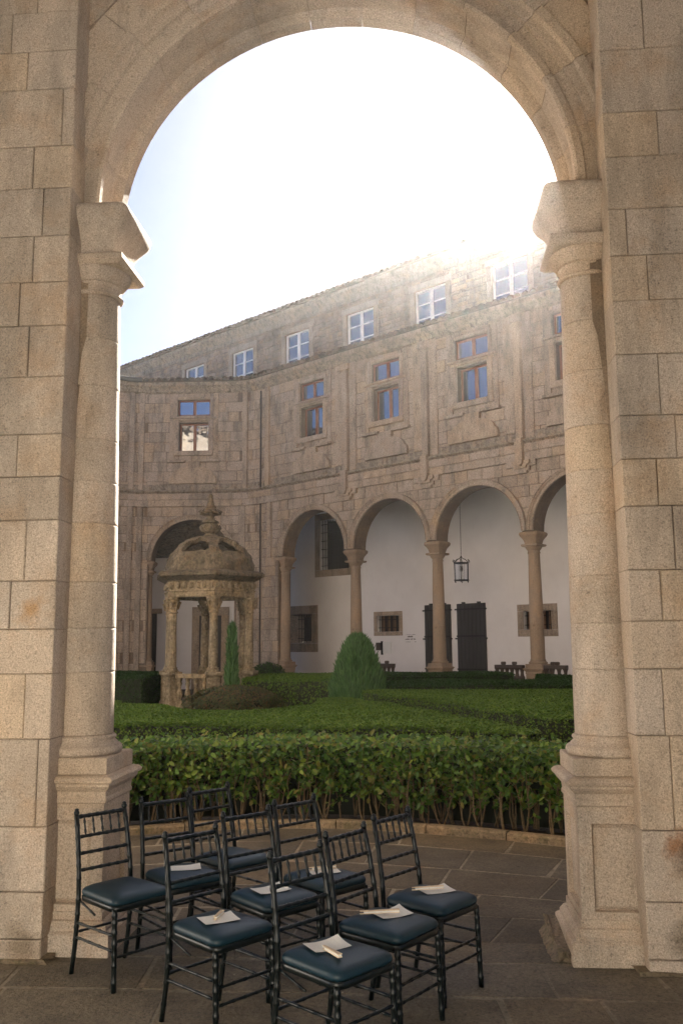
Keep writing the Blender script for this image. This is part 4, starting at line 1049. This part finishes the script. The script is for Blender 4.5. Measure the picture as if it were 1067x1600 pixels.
for k in range(8):
    b=math.pi/4*k+.2; g=G(); c_,s_=math.cos(b),math.sin(b); g.tube([(.15*c_,.15*s_,5.02),(.24*c_,.24*s_,5.03),(.27*c_,.27*s_,5.08),(.22*c_,.22*s_,5.12)],[.03,.03,.025,.01],5); VK(wob(g,.006),'finial_crocket',M_PAVD)
    g=G(); g.tube([(.2*c_,.2*s_,4.62),(.25*c_,.25*s_,4.68),(.22*c_,.22*s_,4.76)],[.03,.035,.015],5); VK(wob(g,.006),'finial_crocket',M_PAVD)
# low balustrade between columns (left front and sides)
for k in (3,4,1,0):
    a0,a1=ANG[k],ANG[(k+1)%6]; p0=np.array([PR*math.cos(a0),PR*math.sin(a0)]);p1=np.array([PR*math.cos(a1),PR*math.sin(a1)])
    if k==0: continue
    for z0,z1,h in ((1.14,1.24,.09),(.45,.56,.08)):
        d=(p1-p0)/np.linalg.norm(p1-p0); n_=np.array([-d[1],d[0]]); a=p0+d*.14; b=p1-d*.14
        g=G(); V=[(*(q+n_*h*s_),z) for z in (z0,z1) for q,s_ in ((a,-1),(b,-1),(b,1),(a,1))]; g.add(V,[(3,2,1,0),(4,5,6,7),(0,1,5,4),(1,2,6,5),(2,3,7,6),(3,0,4,7)]); VK(g,'balustrade_rail')
    for j in range(4):
        q=p0+(p1-p0)*(j+1)/5; g=G(); g.lathe([(.07,.56),(.075,.62),(.04,.66),(.07,.78),(.055,.86),(.035,.92),(.06,1.02),(.045,1.06),(.075,1.14)],10,(q[0],q[1])); VK(g,'baluster')

# ================================================================== HEDGES
def leafmesh(name,P,Nn,size,mat,parent,spread=.8,six=False,kind='stuff',sv=.35):
    n=len(P); r=RNG
    d=r.normal(size=(n,3)); d/=np.linalg.norm(d,axis=1)[:,None]
    nn=Nn+d*spread; nn/=np.linalg.norm(nn,axis=1)[:,None]
    t=r.normal(size=(n,3)); t-=nn*(t*nn).sum(1)[:,None]; t/=np.linalg.norm(t,axis=1)[:,None]; b=np.cross(nn,t)
    s=size*(1-sv+2*sv*r.random(n))[:,None]
    if six:
        K=6; co=[(-.5,0,0),(-.2,.27,.06),(.22,.24,.05),(.55,0,-.06),(.22,-.24,.05),(-.2,-.27,.06)]
        faces=[(0,1,2,3),(0,3,4,5)]
    else:
        K=4; co=[(-.5,0,0),(0,.32,.08),(.5,0,0),(0,-.32,.08)]; faces=[(0,1,2),(0,2,3)]
    V=np.zeros((n,K,3))
    for k,(a,c,e) in enumerate(co): V[:,k]=P+t*s*a+b*s*c+nn*s*e
    fl=len(faces[0]); nf=len(faces)
    idx=(np.arange(n)*K)[:,None,None]+np.array(faces)[None]; idx=idx.reshape(-1)
    me=bpy.data.meshes.new(name); me.vertices.add(n*K); me.vertices.foreach_set('co',V.reshape(-1).astype(np.float32))
    me.loops.add(len(idx)); me.loops.foreach_set('vertex_index',idx.astype(np.int32)); me.polygons.add(n*nf)
    me.polygons.foreach_set('loop_start',np.arange(n*nf,dtype=np.int32)*fl); me.polygons.foreach_set('loop_total',np.full(n*nf,fl,dtype=np.int32))
    me.update(); me.validate(); me.materials.append(mat); o=bpy.data.objects.new(name,me); C.objects.link(o); 
    if kind: o['kind']=kind
    if parent: o.parent=parent
    return o
def inpoly(P,poly):
    x,y=P[:,0],P[:,1]; ins=np.zeros(len(P),bool); n=len(poly)
    for i in range(n):
        x0,y0=poly[i];x1,y1=poly[(i+1)%n]
        c=((y0>y)!=(y1>y))&(x<(x1-x0)*(y-y0)/((y1-y0) if y1!=y0 else 1e-9)+x0); ins^=c
    return ins
def hedge(poly,h,size,dens,mat,label,bump=.02,side=.5,z0=0,group='clipped box hedges of the parterre'):
    if mat is M_L2 and size<.045: size=.031; dens*=1.75; side=.34
    poly=[tuple(p) for p in poly]; cx=np.mean([p[0] for p in poly]); cy=np.mean([p[1] for p in poly])
    e=empty('box_hedge',(0,0,0),label,'hedge',group)
    A=sum(poly[i][0]*poly[(i+1)%len(poly)][1]-poly[(i+1)%len(poly)][0]*poly[i][1] for i in range(len(poly)))
    if A<0: poly=poly[::-1]; A=-A
    A/=2
    # body
    ins=[]; n=len(poly)
    for i in range(n):
        p=np.array(poly[i]);a=p-np.array(poly[i-1]);b=np.array(poly[(i+1)%n])-p; a=a/np.linalg.norm(a);b=b/np.linalg.norm(b)
        m_=np.array([-(a+b)[1],(a+b)[0]]); L=np.linalg.norm(m_); m_=m_/L if L>1e-3 else m_
        ins.append(p+m_*.045)
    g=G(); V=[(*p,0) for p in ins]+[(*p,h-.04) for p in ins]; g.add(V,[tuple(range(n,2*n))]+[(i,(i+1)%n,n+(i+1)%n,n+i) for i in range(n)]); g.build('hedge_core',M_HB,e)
    xs=[p[0] for p in poly];ys=[p[1] for p in poly]
    bb=(max(xs)-min(xs))*(max(ys)-min(ys)); N_=int(bb*dens); P=np.stack([RNG.uniform(min(xs),max(xs),N_),RNG.uniform(min(ys),max(ys),N_)],1); P=P[inpoly(P,poly)]
    und=bump*(np.sin(P[:,0]*2.3+P[:,1]*1.1)+np.sin(P[:,1]*3.1-P[:,0]*1.7))
    Z=h-.045*RNG.random(len(P))**1.5+und*.6+.02*RNG.random(len(P)); tops=np.column_stack([P,Z]); nt_=np.tile([0,0,1.],(len(P),1))
    S=[];Sn=[]
    for i in range(n):
        p=np.array(poly[i]);q=np.array(poly[(i+1)%n]); L=np.linalg.norm(q-p); k=int(L*h*dens*side); t=RNG.random(k)[:,None]; m_=(q-p)/L; nr=np.array([m_[1],-m_[0]])
        if nr@(p*0-(p+q)/2)<0 and side<.99 and False: continue
        pt=p+(q-p)*t+nr*(-.05*RNG.random((k,1))**1.3); z=RNG.random(k)*(h-z0)+z0
        S.append(np.column_stack([pt,z])); Sn.append(np.tile([nr[0],nr[1],.25],(k,1)))
    Pp=np.vstack([tops]+S); Nn=np.vstack([nt_]+Sn)
    leafmesh('foliage',Pp,Nn,size,mat,e)
    return e
def off(pts,dx,dy): return [(x+dx,y+dy) for x,y in pts]
hedge([(-4.6,10.9),(-3.6,11.35),(-2.9,11.5),(-1.9,11.45),(-1.0,11.3),(-.12,11.06),(1.22,10.66),(2.05,10.2),(2.25,10.52),(1.79,12.03),(1.22,13.93),(.7,15.56),(.28,16.55),(-.19,17.24),(-.42,17.0),(-.53,14.9),(-.9,14.1),(-1.5,13.82),(-2.0,13.95),(-2.62,14.66),(-3.22,15.7),(-3.9,15.9),(-4.9,13.6)],.88,.042,3600,M_L2,'large clipped box bed in front of the pavilion with a curved cut-out at its back')
hedge([(2.45,11.1),(3.1,10.9),(5.5,9.5),(7.5,12.5),(5.2,17.3),(3.2,17.5),(2.05,17.75),(.75,17.55),(.35,17.35),(.67,16.41),(1.45,14.32),(1.97,12.47)],.98,.042,3000,M_L2,'wedge-shaped clipped box bed on the right, pointing at the round conifer')
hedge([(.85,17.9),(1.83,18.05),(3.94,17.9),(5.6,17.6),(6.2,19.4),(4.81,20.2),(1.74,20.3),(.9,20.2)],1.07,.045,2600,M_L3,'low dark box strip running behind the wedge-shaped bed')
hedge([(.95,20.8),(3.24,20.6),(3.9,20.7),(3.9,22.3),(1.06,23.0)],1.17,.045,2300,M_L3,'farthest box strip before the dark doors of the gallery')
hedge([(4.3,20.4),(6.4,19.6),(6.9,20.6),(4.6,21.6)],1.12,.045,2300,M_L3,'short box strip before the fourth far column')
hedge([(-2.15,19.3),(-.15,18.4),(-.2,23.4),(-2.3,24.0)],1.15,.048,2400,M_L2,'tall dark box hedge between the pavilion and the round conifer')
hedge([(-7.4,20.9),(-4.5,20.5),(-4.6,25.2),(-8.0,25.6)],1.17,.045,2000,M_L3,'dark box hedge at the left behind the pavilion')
hedge([(-5.9,15.2),(-4.15,15.6),(-4.0,16.6),(-5.8,17.2)],.86,.042,2600,M_L2,'small bright box block beside the left near column')
# back garden beds right side (seen from a step aside)
hedge([(-9.5,12),(-5.6,12.6),(-5.4,14.4),(-9.5,14.6)],.9,.05,1200,M_L2,'clipped box bed hidden beyond the left near column')

# near camellia-like hedge along the curb: stems, leaves
nh=empty('shrub_hedge',(0,0,0),'leafy shrub hedge with bare stems along the stone curb, nearest to the chairs','hedge')
rng=random.Random(99)
a=2.6; k=0; LP=[];LN=[]
Acenter=[];
while a<CL[-1]-2.6:
    for row in (0.22,.55):
        p=curbp(a+rng.uniform(-.06,.06),row+.1+rng.uniform(-.06,.08)); k+=1
        ns=rng.choice((2,3,3,4)); g=G()
        for j in range(ns):
            th=rng.uniform(0,6.28); sp_=rng.uniform(.03,.17); h=rng.uniform(.55,.80)
            pts=[];x,y=p[0]+rng.uniform(-.02,.02),p[1]+rng.uniform(-.02,.02); w1=rng.uniform(-.05,.05)
            for t in (0,.2,.4,.6,.8,1.):
                pts.append((x+math.cos(th)*sp_*t+w1*math.sin(t*5),y+math.sin(th)*sp_*t+w1*math.cos(t*4)*.6,t*h))
            g.tube(pts,[.009,.0078,.0066,.0056,.0045,.003],5)
            for b in range(3):
                t=rng.uniform(.35,.9); i0=int(t*5); q=pts[i0]; th2=rng.uniform(0,6.28); L=rng.uniform(.08,.2)
                e1=(q[0]+math.cos(th2)*L,q[1]+math.sin(th2)*L,q[2]+L*.9); g.tube([q,((q[0]+e1[0])/2,(q[1]+e1[1])/2,(q[2]+e1[2])/2+.01),e1],[.005,.004,.002],4)
                for _ in range(9):
                    u=rng.uniform(.3,1.1); LP.append([q[0]+(e1[0]-q[0])*u+rng.gauss(0,.025),q[1]+(e1[1]-q[1])*u+rng.gauss(0,.025),q[2]+(e1[2]-q[2])*u+rng.gauss(0,.02)])
        g.build('stem',M_STEM,nh)
    a+=rng.uniform(.14,.24)
LP=[q for q in LP if q[2]<.87]
n1=int(26000); aa=RNG.uniform(2.4,CL[-1]-2.4,n1); dd=RNG.random(n1)*.68+.15; zz_=.86-.60*RNG.random(n1)**1.25
sel=[]
for i in range(n1):
    if zz_[i]<.50 and (math.sin(aa[i]*9.3+math.sin(aa[i]*3.7)*2)+math.sin(zz_[i]*21+aa[i]*4))*.5+RNG.random()*1.2-.3< (.55-zz_[i])*2.0: continue
    if dd[i]>.45 and zz_[i]<.62 and RNG.random()<.45: continue
    sel.append(i)
cpx=np.array([curbp(aa[i],dd[i]) for i in sel]); hz=np.array([zz_[i] for i in sel]); hz+=.03*RNG.normal(size=len(hz))*(hz>.75)
P1=np.column_stack([cpx,hz]); P1=np.vstack([P1,np.array(LP)])
Nn=np.column_stack([np.full(len(P1),-.1),np.full(len(P1),-.75),np.where(P1[:,2]>.78,1.0,.45)])
leafmesh('foliage',P1,Nn,.058,M_L1,nh,spread=.9,six=True,sv=.4)
# near-black sheet in the back of the hedge, standing for its inner shade
g=G(); ss=np.linspace(2.6,CL[-1]-2.6,50); V=[]
for t in ss:
    for d,z in ((.50,.42),(.50,.77),(.78,.78),(.78,0.0)): q=curbp(t,d); V.append((q[0],q[1],z))
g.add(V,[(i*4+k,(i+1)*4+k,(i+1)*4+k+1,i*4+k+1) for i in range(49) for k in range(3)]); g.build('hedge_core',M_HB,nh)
# fallen leaves under the hedge
n=260; aa=RNG.uniform(2.6,CL[-1]-2.6,n); q=np.array([curbp(t,RNG.uniform(.14,.6)) for t in aa]); M_DL=leaf('dead_leaf',[(.10,.05,.02),(.16,.07,.03),(.07,.045,.025),(.2,.08,.04)],.8,.05)
o=leafmesh('fallen_leaves',np.column_stack([q,np.full(n,-.015)]),np.tile([0,0,1.],(n,1)),.05,M_DL,None,spread=.35,six=True); tag(o,'brown fallen leaves on the soil under the shrub hedge','leaves')

# round conifer, slim cypress, reddish bush, low bush
def blob_plant(name,label,cat,c,prof,n,size,mat,upw,spread=.5,trunk=True,lump=.12):
    e=empty(name,(c[0],c[1],0),label,cat); zs=np.array([p[1] for p in prof]);rs=np.array([p[0] for p in prof])
    z=RNG.uniform(zs[0],zs[-1],n*3); r=np.interp(z,zs,rs); keepm=RNG.random(n*3)<r/rs.max(); z=z[keepm][:n]; r=r[keepm][:n]; m_=len(z)
    a=RNG.uniform(0,2*math.pi,m_); lum=1+lump*(np.sin(a*5+z*4)+np.sin(a*9-z*7+1))*.5; rr_=r*lum*(1-.22*RNG.random(m_)**1.5)
    P=np.column_stack([rr_*np.cos(a),rr_*np.sin(a),z]); Nn=np.column_stack([np.cos(a),np.sin(a),np.full(m_,upw)])
    leafmesh('foliage',P,Nn,size,mat,e,spread=spread)
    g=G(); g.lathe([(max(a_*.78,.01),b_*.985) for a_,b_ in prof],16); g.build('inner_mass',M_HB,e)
    if trunk: g=G(); g.tube([(0,0,0),(0,0,zs[0]+.3)],[.06,.05],8); g.build('trunk',M_STEM,e)
    return e
# conifer with upswept sprays
def conifer(c,label,W,H,z0,n,name='round_conifer',lean=.25):
    e=empty(name,(c[0],c[1],0),label,'shrub')
    P=[];T=[]
    for i in range(n):
        u=random.random(); z=z0+(H-z0)*u**.9; t=(z-z0)/(H-z0); R=W*(math.sin(math.pi*min(1,t*.80+.28)))**.8*(1-.18*t) if t<.97 else W*.12
        R=W*max(.05,min(1,(1-t)**.5*1.2))*(.86+.14*min(1,t*5))*(1+.07*math.sin(i*1.7))
        R=min(R,W); a=random.uniform(0,2*math.pi); r=R*(1-.25*random.random()**2)
        P.append((r*math.cos(a),r*math.sin(a),z)); T.append((math.cos(a)*lean,math.sin(a)*lean,1))
    # each spray is a thin upright bent triangle pair
    P=np.array(P);T=np.array(T)+RNG.normal(size=(n,3))*.16; T/=np.linalg.norm(T,axis=1)[:,None]
    b=np.cross(T,RNG.normal(size=(n,3))); b/=np.linalg.norm(b,axis=1)[:,None]; L=(.12+.14*RNG.random(n))[:,None]; wd=L*.12
    V=np.stack([P-b*wd*.5,P+b*wd*.5+T*L*.25,P+T*L,P-b*wd+T*L*.4],1); me=bpy.data.meshes.new('foliage'); me.from_pydata(V.reshape(-1,3).tolist(),[],[(4*i,4*i+1,4*i+2,4*i+3) for i in range(n)])
    me.materials.append(M_LC); o=bpy.data.objects.new('foliage',me); C.objects.link(o); o.parent=e; o['kind']='stuff'
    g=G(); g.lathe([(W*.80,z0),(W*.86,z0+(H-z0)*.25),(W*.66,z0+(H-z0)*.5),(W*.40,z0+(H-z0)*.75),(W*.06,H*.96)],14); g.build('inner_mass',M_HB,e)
    g=G(); g.tube([(0,0,0),(0,0,z0+.3)],[.07,.06],8); g.build('trunk',M_STEM,e)
    return e
conifer((.30,18.1),'rounded bright conifer shrub standing alone before the second far column',.53,1.90,.25,15000)
conifer((-2.42,19.9),'slim dark cypress growing up against the pavilion columns',.12,2.2,.2,4500,'slim_cypress',.1)
blob_plant('round_bush','low spreading reddish-green bush at the foot of the pavilion','bush',(-2.2,18.5),[(.55,.05),(.92,.3),(1.0,.6),(.92,.85),(.6,1.0),(.1,1.07)],15000,.05,M_LR,.7,.7)
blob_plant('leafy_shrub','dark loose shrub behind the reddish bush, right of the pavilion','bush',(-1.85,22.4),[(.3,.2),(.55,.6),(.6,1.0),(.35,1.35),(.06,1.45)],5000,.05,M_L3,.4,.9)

# ================================================================== CHAIRS
def ringed(p0,p1,r,nr,n=8,bulge=1.22):
    P=[];R=[];p0=Vector(p0);p1=Vector(p1); L=(p1-p0).length
    ts=[(0,r)]
    for k in range(nr):
        t=(k+.5)/nr; w_=.006/L
        ts+= [(t-2.2*w_,r),(t-w_,r*bulge),(t+w_,r*bulge),(t+2.2*w_,r)]
    ts.append((1,r)); g=G(); g.tube([p0.lerp(p1,t) for t,_ in ts],[q for _,q in ts],n); return g
def polyring(g,pts,r,rings,n=10):
    # smooth post through pts with rings at given fractions
    P=[Vector(p) for p in pts]; cum=[0]
    for a,b in zip(P,P[1:]): cum.append(cum[-1]+(b-a).length)
    L=cum[-1]
    def at(t):
        x=t*L
        for i in range(len(P)-1):
            if x<=cum[i+1]+1e-9: return P[i].lerp(P[i+1],(x-cum[i])/(cum[i+1]-cum[i]))
        return P[-1]
    ts=[(c/L,r) for c in cum]
    for q in rings:
        w_=.005/L; ts+=[(q-2.4*w_,r*1.001),(q-w_,r*1.16),(q+w_,r*1.16),(q+2.4*w_,r)]
    ts.sort(); g.tube([at(t) for t,_ in ts],[q for _,q in ts],n); return g
def make_chair(loc,rz,label):
    t=empty('banquet_chair',loc,label,'chair','black bamboo-style banquet chairs by the arch',rz)
    def K(g,nm,mt=M_BLACKCH): 
        o=g.build(nm,mt,t)
        for p in o.data.polygons: p.use_smooth=True
        return o
    for sx in (-1,1):
        pts=[(sx*.178,-.235,0),(sx*.178,-.205,.16),(sx*.178,-.19,.32),(sx*.176,-.186,.44),(sx*.173,-.197,.56),(sx*.168,-.225,.72),(sx*.163,-.258,.868)]
        g=G(); polyring(g,pts,.0135,[.10,.22,.30,.38,.47,.60,.68,.76,.85,.93]); K(g,'rear_leg')
        g=G(); top=pts[-1]; g.lathe([(.012,.866),(.0165,.872),(.0165,.884),(.011,.890),(.013,.897),(.006,.903)],10,(top[0],top[1]-.001)); K(g,'post_finial')
        pts=[(sx*.180,.200,0),(sx*.178,.193,.20),(sx*.176,.185,.42)]
        g=G(); polyring(g,pts,.0145,[.12,.32,.45,.58,.72,.84,.93]); K(g,'front_leg')
        for z in (.205,.285):
            K(ringed((sx*.178,-.205 if z<.25 else -.195,z),(sx*.177,.193,z),.0075,4),'side_stretcher')
        K(ringed((sx*.172,-.18,.405),(sx*.182,.0,.36),.006,2),'seat_brace')
    for z in (.175,.255): K(ringed((-.177,.193,z),(.177,.193,z),.0075,5),'front_stretcher')
    K(ringed((-.178,-.203,.23),(.178,-.203,.23),.0075,5),'rear_stretcher')
    def yb(z): return np.interp(z,[.44,.56,.72,.868],[-.186,-.197,-.225,-.258])
    def xb(z): return np.interp(z,[.44,.56,.72,.868],[.176,.173,.168,.163])
    K(ringed((-xb(.855),yb(.855),.855),(xb(.855),yb(.855),.855),.0115,6),'top_rail')
    for z in (.745,.655,.565): K(ringed((-xb(z),yb(z),z),(xb(z),yb(z),z),.0095,6),'back_rail')
    for k in range(5):
        x=-.115+.0575*k; K(ringed((x*1.0,yb(.745),.748),(x,yb(.855),.850),.0058,2,6,1.45),'spindle')
    # seat frame and cushion
    def outline(f,w0,w1,l0,l1,n=4,c=.05):
        pts=[]
        for (x,y) in ((-w0,l0),(w0,l0),(w1,l1),(-w1,l1)): pts.append((x,y))
        out=[];m_=len(pts)
        for i in range(m_):
            p=Vector(pts[i]);a=(Vector(pts[i-1])-p).normalized();b=(Vector(pts[(i+1)%m_])-p).normalized()
            for k in range(n+1):
                tt=k/n; q=(p+a*c)*(1-tt)**2+p*2*tt*(1-tt)+(p+b*c)*tt*tt; out.append((q.x,q.y))
        return out
    O=outline(0,.172,.192,-.195,.205,5,.06); n=len(O)
    g=G(); V=[];zz=[(.97,.405),(1,.408),(1,.433),(.98,.437)]
    for s_,z in zz: V+=[(x*s_,y*s_,z) for x,y in O]
    F=[(i*n+k,i*n+(k+1)%n,(i+1)*n+(k+1)%n,(i+1)*n+k) for i in range(3) for k in range(n)]+[tuple(range(n))[::-1],tuple(range(3*n,4*n))]
    g.add(V,F); K(g,'seat_frame')
    g=G(); V=[];zz=[(.965,.437),(.995,.443),(1.005,.453),(.99,.465),(.94,.475),(.82,.486),(.60,.495),(.28,.500)]
    for s_,z in zz: V+=[(x*s_,y*s_,z) for x,y in O]
    F=[(i*n+k,i*n+(k+1)%n,(i+1)*n+(k+1)%n,(i+1)*n+k) for i in range(len(zz)-1) for k in range(n)]+[tuple(range(n))[::-1],tuple(range((len(zz)-1)*n,len(zz)*n))]
    g.add(V,F); K(g,'seat_cushion',M_SEAT)
    return t
# (seat centre x, y, heading of the back line in degrees, label)
CH=[('A',-1.27,5.42,47,'front-left black chair with an empty navy seat, beside the left column pedestal'),
('B',-.99,5.76,38,'back-row black chair in front of the left pedestal edge, sheet of paper on its seat'),
('C',-.74,6.20,46,'black chair farthest back near the hedge, its navy seat bare'),
('D',-.40,5.27,42,'middle black chair of the group with a lone paper sheet on its seat'),
('E',-.13,5.66,44,'black chair behind the middle one, paper and folded fan on its seat'),
('F',-.62,4.74,46,'black chair in the front row with a fan lying upright across its paper'),
('G',-.045,4.28,46,'black chair closest to the camera, cut by the bottom edge of the picture'),
('H',.21,4.75,52,'black chair in the right row, between the nearest chair and the rightmost chair'),
('I',.47,5.19,50,'rightmost black chair, paper and fan on its seat, nearest the open paving')]
first=None; CP={}
for k,x,y,ang,lb in CH:
    rz=math.radians(ang-180)+math.pi   # local x = back line
    rz=math.radians(ang)+math.pi       # local +y must face down-right
    CP[k]=(x,y,rz)
    if first is None: first=make_chair((x,y,.008),rz,lb)
    else: dup(first,(x,y,.008),rz,label=lb)
# papers and folded fans
def paper(k,dx,dy,rot,curl,label,size=(.18,.125),dz=.502):
    x,y,rz=CP[k]; n=6; V=[];F=[]
    for i in range(n+1):
        for j in range(n+1):
            u=(i/n-.5)*size[0]; v=(j/n-.5)*size[1]; z=curl*((abs(u)/size[0]*2)**2*.5+((i/n)*(j/n))**3*1.2)
            V.append((u,v,z))
    for i in range(n):
        for j in range(n): a=i*(n+1)+j; F.append((a,a+n+1,a+n+2,a+1))
    m_=len(V); V+=[(a,b,c-.0012) for a,b,c in V]; F+=[tuple(m_+q for q in f[::-1]) for f in F]
    g=G(); g.add(V,F); c_,s_=math.cos(rz),math.sin(rz)
    o=g.build('paper_sheet',M_PAPER,None,loc=(x+c_*dx-s_*dy,y+s_*dx+c_*dy,.008+dz)); o.rotation_euler=(0,0,rot); tag(o,label,'paper','printed sheets lying on the chairs')
def fan(k,dx,dy,rot,label,L=.17,dz=.510):
    x,y,rz=CP[k]; c_,s_=math.cos(rz),math.sin(rz)
    e=empty('folding_fan',(x+c_*dx-s_*dy,y+s_*dx+c_*dy,.008+dz),label,'fan','folded fans lying on the chairs',rot)
    for s2,z0,z1 in ((-1,0,.0035),(1,.0125,.016)):
        g=G(); V=[(-L/2,-.006,z0),(L/2,-.011,z0),(L/2,.011,z0),(-L/2,.006,z0),(-L/2,-.006,z1),(L/2,-.011,z1),(L/2,.011,z1),(-L/2,.006,z1)]
        g.add(V,[(3,2,1,0),(4,5,6,7),(0,1,5,4),(1,2,6,5),(2,3,7,6),(3,0,4,7)]); g.build('fan_guard',M_FAN,e)
    for j in range(4):
        g=G(); z0=.0037+.0022*j; g.box((-L/2+.02,-.0085,z0),(L/2-.002,.0095-.001*j,z0+.0016)); g.build('folded_leaf',M_PAPER,e)
R_=math.radians
paper('B',-.01,.02,R_(12),.006,'paper on the back-row chair seen through another chair back')
paper('D',.03,.02,R_(32),.012,'single paper sheet alone on the middle chair',(.19,.135))
paper('E',.01,.02,R_(18),.006,'paper partly covered by a fan, on the chair behind the middle one'); fan('E',.0,.0,R_(22),'folded fan laid level across the paper on the chair behind the middle one')
paper('F',.03,.02,R_(28),.006,'paper with curled corners under an upright fan in the front row',(.18,.135)); fan('F',.03,.02,R_(78),'short folded fan pointing at the camera on a front-row paper',.12,.512)
paper('G',.02,-.03,R_(28),.012,'large paper sheet on the chair closest to the camera',(.18,.135)); fan('G',.08,.06,R_(-58),'folded fan beside the paper on the chair closest to the camera',.14,.504)
paper('H',-.03,.01,R_(30),.012,'paper with a raised corner on the chair left of the rightmost one',(.18,.13)); fan('H',.03,-.02,R_(8),'long folded fan overlapping the paper on the chair left of the rightmost one',.2,.513)
paper('I',-.03,.02,R_(24),.008,'paper on the rightmost chair',(.18,.13)); fan('I',.02,.0,R_(12),'long folded fan overlapping the paper on the rightmost chair',.18,.513)

# ------------------------------------------------------------------ thin haze volume, added to imitate veiling sun glare
g=G(); g.box((-60,-11.5,-1.1),(60,60,19)); hz_=g.build('glare_haze',None); hz_['kind']='stuff'
mh=bpy.data.materials.new('glare_haze'); mh.use_nodes=True; nh_=mh.node_tree; nh_.nodes.clear(); ou=nh_.nodes.new('ShaderNodeOutputMaterial'); pvv=nh_.nodes.new('ShaderNodeVolumePrincipled')
pvv.inputs['Color'].default_value=(.97,.96,.95,1); pvv.inputs['Density'].default_value=HZD; pvv.inputs['Anisotropy'].default_value=HZG
nh_.links.new(pvv.outputs[0],ou.inputs['Volume']); hz_.data.materials.append(mh)
